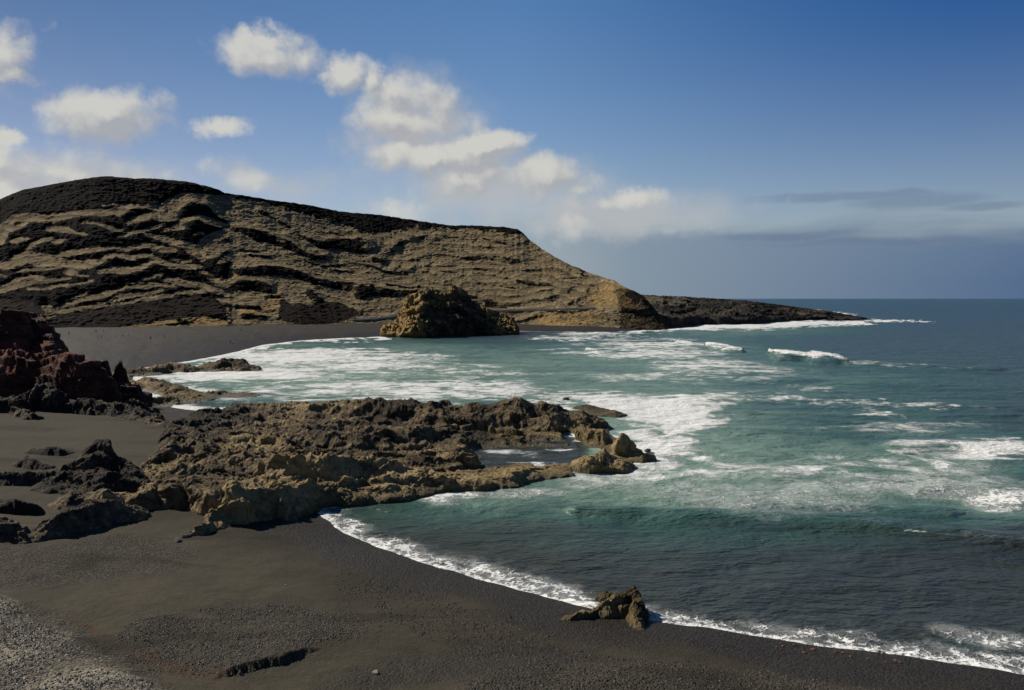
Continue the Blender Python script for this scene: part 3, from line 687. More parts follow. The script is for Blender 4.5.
    # the far side
    tb = np.linspace(0.02, 1.2, nb)[:, None]
    Yb = Y2[-1] + D0 * tb; Zb = Z2[-1] - tb * np.maximum(Z2[-1], 5) * 0.9; Xb = Yb * ((us - 512) / F)[None, :]
    och = np.zeros_like(X)
    for pts, w, a in OCHRES:
        d, k = segd(Uw, Vw, pts); och = np.maximum(och, a * ss(w * 1.3, w * 0.5, d))
    och *= (1 - cap)
    brk = P * (0.80 + 0.45 * fbm(U * 0.12, V * 0.2, 5.5, 3)) * (lf + (1 - lf) * (0.60 + 0.75 * fbm(U * 0.06, V * 0.1, 8.5, 3) + 0.30 * ss(380, 300, U)))  # traced dark: black ash, with the shade of the ledges put into the colour
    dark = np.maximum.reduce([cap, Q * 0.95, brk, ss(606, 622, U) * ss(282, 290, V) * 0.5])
    f = lambda a, b: np.concatenate([a, b + 0 * Yb], 0)
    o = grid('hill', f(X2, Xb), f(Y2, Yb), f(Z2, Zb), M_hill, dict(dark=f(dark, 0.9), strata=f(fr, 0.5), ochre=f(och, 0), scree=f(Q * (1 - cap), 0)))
    tag(o, kind='structure')
    return us, X2, Y2, Z2
HU, HX, HY, HZ = build_hill()

# stone walls along the path at the foot of the hill
def hill_point(u, v):
    c = int(np.argmin(abs(HU - u)))
    uu, vv = PR(HX[:420, c], HY[:420, c], HZ[:420, c])
    r = int(np.argmin(abs(vv - v)))
    return Vector((HX[r, c], HY[r, c], HZ[r, c]))
def path_wall(name, pts, n, label, height, thick, mat, kind=None, lift=0.0, out=1.2):
    P = []
    for i in range(n + 1):
        k = i / n * (len(pts) - 1); j = min(int(k), len(pts) - 2); f = k - j
        u = pts[j][0] * (1 - f) + pts[j + 1][0] * f; v = pts[j][1] * (1 - f) + pts[j + 1][1] * f
        P.append((u, v))
    W = [hill_point(*q) for q in P]
    ds = np.array([math.hypot(w.x, w.y) for w in W])
    ker = np.ones(9) / 9; dp = np.convolve(np.pad(ds, 4, mode='edge'), ker, 'valid')
    bm = bmesh.new(); rows = []
    for (u, v), d, w in zip(P, dp, W):
        dxy = Vector((w.x, w.y)).normalized()
        y = d * dxy.y; z = float(zat(v, y))
        a = Vector((dxy.x * (d - out - thick), dxy.y * (d - out - thick), z + lift)); b = Vector((dxy.x * (d + 2.0), dxy.y * (d + 2.0), z + lift))
        rows.append([bm.verts.new(a + Vector((0, 0, -0.7 if height > 0.6 else -0.25))), bm.verts.new(a + Vector((0, 0, height))), bm.verts.new(a + Vector((dxy.x * thick, dxy.y * thick, height))),
                     bm.verts.new(a + Vector((dxy.x * thick, dxy.y * thick, 0))), bm.verts.new(b), bm.verts.new(b + Vector((0, 0, -4)))])
    for r0, r1 in zip(rows, rows[1:]):
        for i in range(6):
            bm.faces.new((r0[i], r0[(i + 1) % 6], r1[(i + 1) % 6], r1[i]))
    bm.faces.new(rows[0]); bm.faces.new(list(reversed(rows[-1])))
    bmesh.ops.recalc_face_normals(bm, faces=bm.faces)
    me = bpy.data.meshes.new(name); bm.to_mesh(me); bm.free(); me.materials.append(mat)
    o = bpy.data.objects.new(name, me); COL.objects.link(o)
    tag(o, label, 'wall', None, kind)
    return o
M_wall = flat('path_stone', (0.62, 0.54, 0.42), var=0.35, sc=0.7)
path_wall('path_wall', z3([(30, 396), (150, 394), (300, 391), (455, 386)]), 50, 'low tan wall edging the path along the foot of the hill', 0.8, 3.0, M_wall)
path_wall('path_wall', z2([(440, 474), (520, 470), (590, 462), (650, 452)]), 30, 'short pale ramp wall between the far beach and the sea stack', 0.55, 0.6, flat('ramp_stone', (0.80, 0.76, 0.68), var=0.1, sc=0.7), lift=0.4)

# ------------------------------------------------------------------ low lava point behind the hill
def build_point():
    us = np.arange(608, 885, 0.5); nr = 150
    sky = interp(us, [(560, 296), (642, 295), (696, 297.6), (724, 299.5), (747, 301), (782, 305.6), (811, 309.3), (833, 312.3), (850, 315), (862, 317.5), (868, 319.5), (885, 322)])
    fr = interp(us, [(560, 318), (600, 318), (640, 321), (652, 326.5), (662, 328.3), (700, 326), (757, 325), (798, 321.5), (868, 320), (885, 321)])
    B = np.array([G(512, v, 0)[1] for v in fr])
    D0 = interp(us, [(560, 130), (700, 220), (800, 130), (850, 60), (868, 22), (885, 10)])
    t = np.linspace(-0.03, 2.2, nr)[:, None]
    B = B[None, :]; D0 = D0[None, :]
    Y = B + D0 * t
    rz = zat(sky, (B + D0)[0])[None, :]
    rz = np.maximum(rz, -2)
    bump = np.where(t < 1, 0.28 * ss(-0.02, 0.05, t) + 0.72 * np.clip(t, 0, 1) ** 0.9, np.clip(1 - (t - 1) ** 2 * 0.75, -0.2, 1))
    Z = rz * bump - 1.0 * ss(0.03, -0.03, t)
    X = Y * ((us - 512) / F)[None, :]
    am = np.clip(rz / 10, 0.25, 1) * ss(-0.02, 0.06, t)
    Z = Z + am * ((ridged(X * 0.06, Y * 0.06, 2, 6, 0.6) - 0.45) * 4.2 * (1 - 0.35 * ss(0.6, 1.0, t)) + fbm(X * 0.3, Y * 0.3, 2, 3) * 0.8)
    Y = Y + am * fbm(X * 0.05, Z * 0.3, 8, 4) * 9
    tone = 0.42 + 0.35 * ss(0.35, 0.15, abs(t - 0.75)) * ss(620, 650, us)[None, :] * ss(700, 680, us)[None, :] + fbm(X * 0.02, Y * 0.02, 6, 4) * 0.5 - 0.15 * ss(0.85, 1.0, t)
    o = grid('lava_point', X, Y, Z, M_lava, dict(tone=tone))
    tag(o, kind='structure')
build_point()
rock_field('tip_rock', M_lava, (845, 880, 930, 1100), [([(860, 317, 3.2), (862, 316.6, 3.6), (865, 317.6, 2.4)], 5.0)], amp=1.0, sc=0.5, ndetail=(90, 60),
    label='small dark rock standing off the far end of the lava point', cat='rock', warp=0.5, floor=-1.5)

# ------------------------------------------------------------------ sea stack
def build_stack():
    us = np.arange(372, 530, 0.28); nr = 300
    top = interp(us, [(372, 338), (380, 337), (382, 328), (390, 324), (398, 321), (402, 312), (405, 301), (409, 296), (416, 293), (424, 289), (430, 290), (440, 292), (447, 291), (452, 287.5), (460, 287), (466, 292), (471, 302), (480, 306), (492, 311), (504, 316), (514, 320), (517, 326), (519.5, 334), (530, 338)])
    front = interp(us, [(372, 336.5), (395, 337.3), (420, 338), (460, 336), (519, 334.5), (530, 334.5)])
    B = np.array([G(512, v, 0)[1] for v in front])[None, :]
    D0 = interp(us, [(372, 6), (381, 16), (400, 44), (440, 62), (490, 46), (519, 18), (530, 5)])[None, :]
    t = np.linspace(-0.1, 2.1, nr)[:, None]
    Y = B + D0 * t
    tz = zat(top + fbm(us * 0.25, us * 0, 3, 3) * 1.6, (B + D0 * 0.8)[0])[None, :]
    ridge_tab = 0.34 * ss(-0.02, 0.07, t) + 0.16 * np.clip(t / 0.3, 0, 1) + 0.14 * ss(0.28, 0.36, t) + 0.12 * np.clip((t - 0.3) / 0.3, 0, 1) + 0.14 * ss(0.58, 0.66, t) + 0.10 * np.clip((t - 0.6) / 0.25, 0, 1)
    back = 1 - ss(1.2, 2.0, t)
    Z = np.maximum(tz, -1.5) * np.where(t < 1, ridge_tab, back) - 1.5 * ss(0.03, -0.05, t) - 1.5 * ss(1.95, 2.05, t)
    X = Y * ((us - 512) / F)[None, :]
    up = ss(-0.5, 3, Z)
    Y2 = Y + up * (fbm(X * 0.05, Z * 0.07, 1, 5) * 8 + (0.5 - ridged(X * 0.14, Z * 0.05, 5, 5)) * 4.5 - 0.0 * Z)
    lay = Z * 0.30 + X * 0.05 + fbm(X * 0.05, Z * 0.06, 4, 3) * 2; fr = lay - np.floor(lay)
    Y2 = Y2 - up * ss(0, .3, fr) * (1 - ss(0.6, 1, fr)) * 3.0
    X2 = X + up * fbm(Y * 0.08, Z * 0.12, 3, 4) * 3
    Z2 = Z + up * ((ridged(X * 0.07, Y * 0.07, 2, 4) - 0.45) * 3.6 + (ridged(X * 0.3, Y * 0.3, 2, 3) - 0.45) * 0.8)
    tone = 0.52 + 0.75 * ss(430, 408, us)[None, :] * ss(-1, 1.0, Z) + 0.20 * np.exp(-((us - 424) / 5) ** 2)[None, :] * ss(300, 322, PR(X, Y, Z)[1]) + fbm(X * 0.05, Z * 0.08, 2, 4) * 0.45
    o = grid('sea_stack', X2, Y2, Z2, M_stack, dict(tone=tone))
    tag(o, 'tall ochre and brown sea stack standing in the bay before the hill', 'sea stack')
build_stack()

# ------------------------------------------------------------------ the sea
def build_sea():
    ys = [20, 30, 38] + [y for y in vrows(790, 330, 600) if y > 40] + list(vrows(329.5, 300.5, 70)) + [15000, 22000, 35000, 60000, 120000]
    ys = sorted(ys)
    us = np.concatenate([np.linspace(-400, 90, 120)[:-1], np.linspace(90, 1040, 950), np.linspace(1040, 1500, 110)[1:]])
    Y = np.repeat(np.array(ys)[:, None], len(us), 1); X = Y * ((us - 512) / F)[None, :]
    U, V = PR(X, Y, 0 * X)
    sd = land_sd(X, Y) + (fbm(X * 0.045, Y * 0.045, 2.0, 4) * 1.3 + fbm(X * 0.25, Y * 0.25, 1.0, 3) * 0.6)
    foam = np.zeros_like(X); turb = np.zeros_like(X); lift = np.zeros_like(X)
    n1 = fbm(X * 0.03, Y * 0.06, 2, 5); n2 = fbm(X * 0.12, Y * 0.2, 4, 4)
    UU = U + n1 * 34 + n2 * 12; VV = V + (n2 * 10 + n1 * 8) * np.clip((V - 298) / 90, 0.1, 1)
    def blob(cu, cv, ru, rv, a, rot=0.0):
        c, s = math.cos(rot), math.sin(rot)
        du, dv = UU - cu, VV - cv
        a_, b_ = (du * c + dv * s) / ru, (-du * s + dv * c) / rv
        return a * np.clip(1 - (a_ * a_ + b_ * b_), 0, 1) ** 0.5
    def line(pts, w, a):
        d, k = segd(UU, VV * 3, [(p[0], p[1] * 3) for p in pts])
        ww = interp(k, list(enumerate([p[2] if len(p) > 2 else 1 for p in pts]))) * w * 3
        return a * ss(1.0, 0.15, d / ww)
    # swash along the near shore
    near = ss(125, 105, Y)
    shore = ss(-5.6, -0.9, sd + n2 * 2.6)
    edge = interp(U, [(310, 1.0), (350, 1.0), (560, 1.0), (640, 0.95), (760, 0.75), (900, 0.9), (1024, 0.95)])
    foam = np.maximum(foam, near * edge * shore * (0.56 + 0.5 * fbm(X * 0.5, Y * 0.5, 9, 3)))
    foam = np.maximum(foam, near * ss(-1.3, -0.3, sd) * 0.7)
    foam = np.maximum(foam, near * ss(-8, -2, sd + n1 * 6) * 0.22)
    mid = (1 - near) * ss(-9, -1, sd + n2 * 4) * 0.85 * ss(600, 500, U)
    foam = np.maximum(foam, mid)
    wide = blob(990, 638, 66, 12, 0.50, 0.15); foam = np.maximum(foam, wide)
    for b in [ (620, 404, 34, 9, 1.0), (665, 410, 62, 15, 1.05), (690, 424, 48, 13, 0.95), (640, 434, 26, 10, 0.85), (668, 446, 36, 12, 0.85), (650, 462, 44, 10, 0.85), (612, 470, 50, 7, 0.75),
               (705, 465, 60, 16, 0.50), (600, 480, 70, 9, 0.50), (520, 492, 60, 6, 0.5), (440, 493, 46, 8, 0.72), (405, 487, 22, 6, 0.6), (690, 400, 46, 6, 0.8), (560, 408, 50, 5, 0.8),
               (700, 490, 90, 20, 0.40), (780, 500, 130, 22, 0.42), (590, 398, 60, 8, 0.65),
               (300, 358, 130, 8, 0.80), (240, 374, 110, 10, 0.85), (390, 368, 120, 9, 0.55), (420, 388, 130, 12, 0.72), (320, 392, 110, 9, 0.55), (320, 352, 90, 5, 0.72), (395, 356, 60, 4, 0.70), (270, 362, 70, 5, 0.75), (215, 376, 85, 6, 0.88), (300, 383, 90, 6, 0.55), (370, 390, 80, 9, 0.70), (440, 394, 90, 7, 0.60), (200, 370, 40, 4, 0.9), (175, 388, 40, 4, 0.7),
               (250, 398, 60, 4, 0.5), (300, 370, 60, 3, 0.45), (450, 372, 120, 4, 0.42), (190, 408, 60, 4, 0.4),
               (640, 343, 75, 6, 0.62), (600, 334, 50, 3, 0.70), (660, 352, 80, 9, 0.62), (700, 366, 60, 10, 0.55), (600, 352, 60, 5, 0.50), (740, 372, 60, 10, 0.42), (660, 376, 80, 7, 0.35), (560, 338, 40, 3, 0.6),
               (1000, 452, 62, 9, 0.86), (930, 452, 50, 7, 0.50), (860, 470, 150, 14, 0.42), (900, 485, 160, 10, 0.42), (1010, 503, 46, 11, 0.76), (960, 495, 60, 8, 0.52), (900, 425, 120, 8, 0.25), (820, 480, 120, 14, 0.42),
               (505, 452, 40, 4, 0.35), (560, 448, 20, 3, 0.6), (545, 466, 30, 3, 0.70), (500, 433, 30, 3, 0.95), (440, 434, 22, 2, 0.9), (448, 474, 34, 3, 0.9), (570, 434, 12, 6, 0.95), (608, 437, 12, 3, 0.95), (540, 438, 22, 3, 0.8)]:
        foam = np.maximum(foam, blob(*b) if b[3] > 0 else 0)
    for pts, w, a in [ ([(632, 330, 1.2), (700, 327.5, 1.3), (760, 326.5, 1.2), (800, 324.5, 1.2), (860, 323, 1.0), (868, 320.5, 0.8), (900, 320.8, 0.35), (930, 321.5, 0.15)], 3.2, 1.0),
                       ([(640, 328, 1), (760, 324, 1), (815, 322, 0.8)], 3.0, 1.0), ([(812, 309.6), (840, 312.8), (852, 314.5)], 1.1, 0.9),
                       ([(540, 403), (620, 398), (700, 396), (780, 400), (860, 405), (960, 409)], 4.5, 0.50), ([(820, 406), (880, 413), (900, 416)], 2.6, 0.5),
                       ([(232, 354), (262, 346), (300, 341.3), (345, 338.8), (385, 337)], 2.6, 1.0),
                       ([(700, 520), (820, 522), (1024, 545)], 1.5, 0.22), ([(898, 532), (905, 533), (918, 534)], 1.6, 0.62), ([(690, 380), (760, 384), (840, 392)], 3, 0.40)]:
        foam = np.maximum(foam, line(pts, w, a))
    # the breakers: raised crests with foam on their faces
    brk = [([(706, 345, 0.2), (716, 346.8, 1), (730, 350, .9), (742, 352, .2)], 3.0, 1.9, 1.15), ([(772, 354.5, .2), (782, 356.5, 1.1), (794, 357.5, .8), (801, 358.5, .35), (812, 358, 1.2), (826, 359.5, 1.2), (838, 361.5, .7), (846, 363, .1)], 3.8, 2.6, 1.2),
           ([(676, 341, .6), (684, 342.5, 1), (692, 343, .5)], 1.6, 0.6, 1.1), ([(592, 350, .6), (600, 352, 1), (612, 353, .5)], 1.6, 0.6, 0.9), ([(850, 363, 1), (930, 368, 1), (1000, 370, .5)], 3.2, 0.9, 0.35),
           ([(900, 446, 1), (960, 443, 1), (1040, 448, 1)], 7, 0.7, 0.45), ([(930, 492, .6), (980, 490, 1), (1040, 500, 1)], 7, 0.6, 0.3), ([(580, 512, .5), (700, 517, 1), (850, 522, 1), (1040, 545, 1)], 7, 0.7, 0.0), ([(640, 500, .5), (760, 506, 1), (950, 515, 1)], 6, 0.5, 0.0),
           ([(690, 398, 1), (780, 396, 1), (900, 404, 1), (1040, 412, 1)], 6, 0.55, 0.1), ([(750, 378, 1), (880, 384, 1), (1040, 390, 1)], 4, 0.5, 0.0), ([(640, 327, 1), (760, 324, 1), (830, 321.5, 1)], 2.2, 1.0, 0.0)]
    for pts, w, hgt, fo in brk:
        d, k = segd(U + n1 * 10, (V + n1 * 2) * 3, [(p[0], p[1] * 3) for p in pts])
        ww = interp(k, list(enumerate([p[2] for p in pts]))) * w * 3
        ln = np.clip(1 - d / (ww * 1.7), 0, 1)
        wf = ww * (0.45 + 1.1 * np.clip(0.5 + fbm(X * 0.09, Y * 0.03, hgt * 9, 3) * 1.4, 0, 1))
        lift = np.maximum(lift, hgt * ss(0, 1, ln) * (1 + 0.5 * n2))
        if fo: foam = np.maximum(foam, fo * ss(1.05, 0.2, d / wf) * (0.75 + 0.7 * n2))
    # scattered whitecaps in the open water
    wc = ss(0.40, 0.55, fbm(X * 0.012, Y * 0.035, 6, 3, 0.6)) * ss(330, 450, Y) * ss(640, 900, U + (V - 300))
    foam = np.maximum(foam, wc * 0.50)
    for b in [(640, 430, 150, 62, 1.0), (700, 470, 190, 48, 0.80), (600, 490, 200, 30, 0.62), (430, 388, 230, 30, 0.85), (250, 375, 140, 30, 0.75), (660, 355, 160, 28, 0.70), (960, 455, 170, 26, 0.62), (850, 480, 200, 32, 0.34),
              (1010, 505, 90, 24, 0.55), (720, 500, 420, 60, 0.38), (900, 470, 260, 50, 0.22), (900, 400, 300, 40, 0.28), (420, 500, 120, 30, 0.35), (330, 370, 200, 34, 0.6), (800, 415, 190, 26, 0.36), (760, 330, 130, 8, 0.6), (480, 360, 230, 16, 0.50), (760, 380, 160, 20, 0.42), (900, 360, 300, 40, 0.22), (450, 492, 80, 12, .5), (400, 345, 200, 10, 0.30), (980, 640, 60, 14, 0.25)]:
        q = blob(b[0], b[1], b[2] * 1.15, b[3] * 1.25, 1.0); turb = turb + (1 - turb) * b[4] * 0.80 * q ** 2.6
    pool = np.clip(1 - ((U - 520) / 75) ** 2 - ((V - 450) / 22) ** 2, 0, 1)
    turb = np.clip(turb * (1 - ss(0, 0.35, pool)) + 0.10 * foam, 0, 1)
    calm = ss(112, 150, Y)                                     # sheltered water by the sand
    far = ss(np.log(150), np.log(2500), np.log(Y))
    Z = lift.copy()
    amp = 0.05 + 0.22 * calm
    amp = amp * ss(20000, 1500, Y)
    Z += amp * (fbm(X * 0.05, Y * 0.12, 2.0, 3) * 1.7 + fbm(X * 0.22, Y * 0.42, 3.0, 4) * 0.55 + np.sin(Y * 0.26 + X * 0.05 + n1 * 6) * 0.4)
    Z *= ss(0.5, -5, sd) * 0.97 + 0.03
    keep = (sd < 12)
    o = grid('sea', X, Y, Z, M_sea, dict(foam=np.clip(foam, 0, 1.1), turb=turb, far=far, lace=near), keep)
    tag(o, kind='structure')
build_sea()

# ------------------------------------------------------------------ stones
def stone_mesh(name, seed, mat, sub=2):
    r = random.Random(seed)
    bm = bmesh.new(); bmesh.ops.create_icosphere(bm, subdivisions=sub, radius=1)
    o_ = Vector((r.random() * 50, r.random() * 50, r.random() * 50))
    P = np.array([v.co[:] for v in bm.verts])
    n = fbm(P[:, 0] * 0.9 + o_.x, P[:, 1] * 0.9 + o_.y, P[:, 2] * 0.9 + o_.z, 3)
    for v, k in zip(bm.verts, n):
        v.co *= 1 + 0.55 * float(k)
        v.co.z = max(v.co.z, -0.45) * 0.7
    me = bpy.data.meshes.new(name); bm.to_mesh(me); bm.free(); me.materials.append(mat)
    return me
M_st = [flat('dark_stone', (0.05, 0.043, 0.035), var=0.4, sc=6), flat('pale_stone', (0.20, 0.175, 0.14), var=0.3, sc=6), flat('rust_stone', (0.13, 0.055, 0.035), var=0.35, sc=6)]
def put_stone(u, v, r, mi, label, name='stone', group=None, z=None, sub=2):
    zz = 3.0 if z is None else z
    for _ in range(4):
        x, y = G(u, v, zz); zz = land_h(x, y) if z is None else z
    me = stone_mesh(name, int(u * 7 + v), M_st[mi], sub)
    o = bpy.data.objects.new(name, me); COL.objects.link(o)
    o.location = (x, y, zz + 0.05 * r); o.rotation_euler = (0, 0, random.random() * 6.28); o.scale = (r, r * random.uniform(0.6, 0.9), r * random.uniform(0.5, 0.8))
    tag(o, label, 'stone', group)
    return o
put_stone(376, 673, 0.33, 1, 'lone pale stone on the dark damp sand near the bottom edge', 'beach_stone')
put_stone(286, 585, 0.16, 1, 'small pale pebble on the smooth sand above the gravel hump', 'beach_stone')
put_stone(8, 652, 0.28, 1, 'pale cobble on the light gravel bank at the left edge', 'beach_stone')
put_stone(28, 665, 0.26, 1, 'pale flat cobble on the gravel bank, right of the one at the edge', 'beach_stone')
put_stone(246, 683, 0.24, 0, 'dark stone just below the little scarp in the sand', 'beach_stone')
put_stone(420, 491, 0.42, 0, 'small dark boulder awash just below the reef, left of its neighbour', 'awash_boulder', z=0.1)
put_stone(440, 492, 0.62, 0, 'larger dark boulder awash in foam just below the reef', 'awash_boulder', z=0.1)
put_stone(566, 399, 0.9, 0, 'dark rock tip poking from the surf beyond the reef crest', 'awash_boulder', z=0.2)
put_stone(648, 451, 0.8, 0, 'dark wet boulder at the seaward tip of the reef', 'awash_boulder', z=0.3)
for (u, v, r) in [(178, 541, 0.55), (186, 537, 0.5), (192, 532, 0.4)]:
    put_stone(u, v, r, 0, 'small dark stone in the short row off the reef foot on the sand', 'foot_stone', 'stones in a row off the reef foot')
R2 = random.Random(3)
for i in range(26):
    u = R2.uniform(775, 905); v = 641 + (u - 780) * 0.115 + R2.uniform(-9, 9)
    put_stone(u, v, R2.uniform(0.10, 0.24), 2, 'reddish stone washed by foam along the right part of the shore', 'red_stone', 'reddish stones along the waterline', sub=1)
# gravel too fine to count
def gravel(name, region, z, n, r0, r1, mat, seed, thin=None):
    r = np.random.default_rng(seed)
    P = gp(region, z); xs = [p[0] for p in P]; ys = [p[1] for p in P]
    X = r.uniform(min(xs), max(xs), n * 4); Y = r.uniform(min(ys), max(ys), n * 4)
    ins = sdpoly(X, Y, P) + fbm(X * 0.4, Y * 0.4, 3, 3) * 1.5 > 0.2
    ins &= (fbm(X * 0.25, Y * 0.25, 9, 4) + r.uniform(-0.25, 0.25, len(X))) > -0.05
    X, Y = X[ins][:n], Y[ins][:n]; n = len(X)
    # heights are read from the beach mesh
    dg = bpy.context.evaluated_depsgraph_get()
    bo = bpy.data.objects['beach']; Z = np.zeros(n)
    from mathutils.bvhtree import BVHTree
    global _bvh
    try: _bvh
    except NameError: _bvh = BVHTree.FromObject(bo, dg)
    for i in range(n):
        h = _bvh.ray_cast(Vector((X[i], Y[i], 50)), Vector((0, 0, -1)))
        Z[i] = h[0].z if h[0] else 3
    base = np.array([(1, 0, 0), (-.9, .2, 0), (0.1, 1, 0), (0, -1, .1), (.1, .1, .8), (0, 0, -.7)])
    fc = np.array([(0, 2, 4), (2, 1, 4), (1, 3, 4), (3, 0, 4), (2, 0, 5), (1, 2, 5), (3, 1, 5), (0, 3, 5)])
    R = r0 + (r1 - r0) * r.random(n) ** 2.5
    an = r.uniform(0, 6.28, n); c, s = np.cos(an), np.sin(an)
    V = base[None] * (R[:, None, None] * r.uniform(0.6, 1.1, (n, 6, 3)))
    vx = V[:, :, 0] * c[:, None] - V[:, :, 1] * s[:, None]; vy = V[:, :, 0] * s[:, None] + V[:, :, 1] * c[:, None]
    V = np.stack([vx + X[:, None], vy + Y[:, None], V[:, :, 2] * 0.75 + Z[:, None] + 0.1 * R[:, None]], -1).reshape(-1, 3)
    Fc = (fc[None] + (np.arange(n) * 6)[:, None, None]).reshape(-1, 3)
    t = np.repeat(r.random(n), 6)
    o = mesh_np(name, V, Fc, mat, dict(tone=t), smooth=False)
    tag(o, kind='stuff')
    return o
def gravel_mat(name, a, b_):
    m, t, b = new_mat(name); t.put(b.inputs['Base Color'], t.mix(t.m('POWER', t.attr('tone'), 1.8), a, b_)); b.inputs['Roughness'].default_value = 0.9; return m
g = gravel('gravel', [(-60, 560), (0, 585), (60, 612), (120, 650), (180, 690), (215, 740), (-60, 900)], 3.6, 26000, 0.03, 0.16, gravel_mat('pale_gravel', (0.12, 0.105, 0.078), (0.52, 0.46, 0.35)), 5)
tag(g, 'pale loose gravel covering the bank at the lower left', 'gravel')
g = gravel('gravel', [(120, 618), (190, 600), (270, 592), (350, 592), (385, 606), (350, 628), (300, 642), (235, 665), (180, 672), (130, 660)], 2.6, 9000, 0.02, 0.11, gravel_mat('grey_gravel', (0.045, 0.040, 0.032), (0.22, 0.195, 0.15)), 6)
tag(g, 'grey gravel hump above the little scarp', 'gravel')
g = gravel('gravel', [(340, 560), (400, 575), (560, 618), (560, 640), (760, 660), (1000, 690), (1000, 740), (430, 740), (480, 660), (330, 590)], 1.5, 15000, 0.025, 0.125, gravel_mat('black_gravel', (0.028, 0.024, 0.020), (0.16, 0.135, 0.105)), 7)
tag(g, 'dark pebbles strewn over the beach along the waterline', 'gravel')

# ------------------------------------------------------------------ people on the far beach
def person_mesh(name, legs, arms, mat):
    me = bpy.data.meshes.new('tmp'); V = []; E = []; Rr = []
    def v(p, r): V.append(p); Rr.append(r); return len(V) - 1
    hip = v((0, 0, 0.95), 0.15); wa = v((0, 0, 1.12), 0.13); chst = v((0, 0, 1.32), 0.16); nk = v((0, 0, 1.48), 0.055); hd = v((0, -0.01, 1.60), 0.095); tp = v((0, 0, 1.70), 0.075)
    E += [(hip, wa), (wa, chst), (chst, nk), (nk, hd), (hd, tp)]
    for s in (-1, 1):
        a = v((s * 0.10, 0, 0.86), 0.085); b = v((s * 0.11, legs * s * 0.12 - 0.02, 0.48), 0.06); c = v((s * 0.11, legs * s * 0.26, 0.08), 0.04); d = v((s * 0.12, legs * s * 0.26 - 0.14, 0.035), 0.035)
        E += [(hip, a), (a, b), (b, c), (c, d)]
        sh = v((s * 0.19, 0, 1.40), 0.06); el = v((s * (0.24 + arms * .05), -s * legs * 0.10, 1.14), 0.042); wr = v((s * (0.25 + arms * .02), -s * legs * 0.2 - 0.06, 0.92), 0.030); hn = v((s * 0.25, -s * legs * 0.22 - 0.08, 0.83), 0.035)
        E += [(chst, sh), (sh, el), (el, wr), (wr, hn)]
    me.from_pydata(V, E, [])
    o = bpy.data.objects.new('tmp', me); COL.objects.link(o)
    m = o.modifiers.new('s', 'SKIN')
    for i, r in enumerate(Rr): me.skin_vertices[0].data[i].radius = (r, r); 
    me.skin_vertices[0].data[0].use_root = True
    o.modifiers.new('d', 'SUBSURF').levels = 1
    dg = bpy.context.evaluated_depsgraph_get(); out = bpy.data.meshes.new_from_object(o.evaluated_get(dg)); out.name = name
    bpy.data.objects.remove(o); out.materials.clear(); out.materials.append(mat)
    return out
M_skin = flat('skin', (0.32, 0.19, 0.12), 0.6, 0.1)
def garment(src, name, z0, z1, armx, puff, mat):
    """clothing: the body faces between two heights, pushed outward and closed into its own mesh"""
    bm = bmesh.new(); bm.from_mesh(src); bm.normal_update()
    kill = [f for f in bm.faces if not (z0 < f.calc_center_median().z < z1 and abs(f.calc_center_median().x) < armx)]
    bmesh.ops.delete(bm, geom=kill, context='FACES')
    for v in bm.verts: v.co += v.normal * puff
    me = bpy.data.meshes.new(name); bm.to_mesh(me); bm.free(); me.materials.clear(); me.materials.append(mat)
    return me
body = {0: person_mesh('body', 0.25, 1, M_skin), 1: person_mesh('body', 1.0, 0, M_skin)}
CL = {}
def cloth(c, n):
    k = (n, c)
    if k not in CL: CL[k] = flat(n, c, 0.85, 0.08)
    return CL[k]
WHITE, DARK, RED, BLUE, GREY, TAN, KHAKI = (0.92, 0.91, 0.88), (0.025, 0.025, 0.03), (0.40, 0.05, 0.04), (0.06, 0.12, 0.32), (0.28, 0.28, 0.28), (0.45, 0.36, 0.25), (0.18, 0.15, 0.09)
PEOPLE = [ (69, 334.5, DARK, KHAKI, 0, 'person in dark top standing where the far beach meets the cliff edge'),
    (96, 332.5, TAN, DARK, 1, 'person in tan top on the far beach, near the left end'), (103.3, 331.5, WHITE, DARK, 0, 'person in white top at the top of the far beach, left end'),
    (98, 339, GREY, DARK, 0, 'person in grey top on the far beach, left of the small gathering'), (101.5, 338, DARK, TAN, 1, 'person in dark top and tan trousers walking, left of the small gathering'),
    (116, 337, WHITE, DARK, 1, 'leftmost person in white of the small gathering on the far beach'), (122.6, 336.5, TAN, BLUE, 0, 'person in tan top and blue trousers in the gathering on the far beach'),
    (128, 336, WHITE, GREY, 0, 'person in white top and grey trousers, right end of the gathering'), (150.7, 339.5, DARK, DARK, 0, 'person all in dark alone on the middle of the far beach'),
    (164, 337.2, GREY, KHAKI, 1, 'person in grey top walking just left of the bright white figure'), (178, 340.5, WHITE, WHITE, 0, 'person dressed all in white, brightest figure on the far beach'),
    (230.6, 343.5, RED, DARK, 1, 'person in red top walking close to the water of the far beach'), (233.6, 344.0, WHITE, DARK, 0, 'person in white top beside the walker in red near the water'),
    (241.3, 330.8, GREY, DARK, 0, 'person in grey top high on the far beach below the ochre rocks'), (256.2, 332.6, WHITE, GREY, 0, 'person in white standing high on the far beach, grey trousers'),
    (280, 336.0, TAN, DARK, 1, 'person in tan top near the foam line, left of a pair'), (290, 336.2, WHITE, BLUE, 0, 'person in white top and blue trousers near the foam line, right of a pair'),
    (304.7, 329.0, WHITE, DARK, 0, 'person in white top on the upper beach before the stone ramp'), (391.5, 320.6, DARK, GREY, 0, 'person in dark top on the ramp beside the sea stack')]
hair_m = flat('dark_hair', (0.03, 0.02, 0.015), 0.7, 0.1)
GM = {}
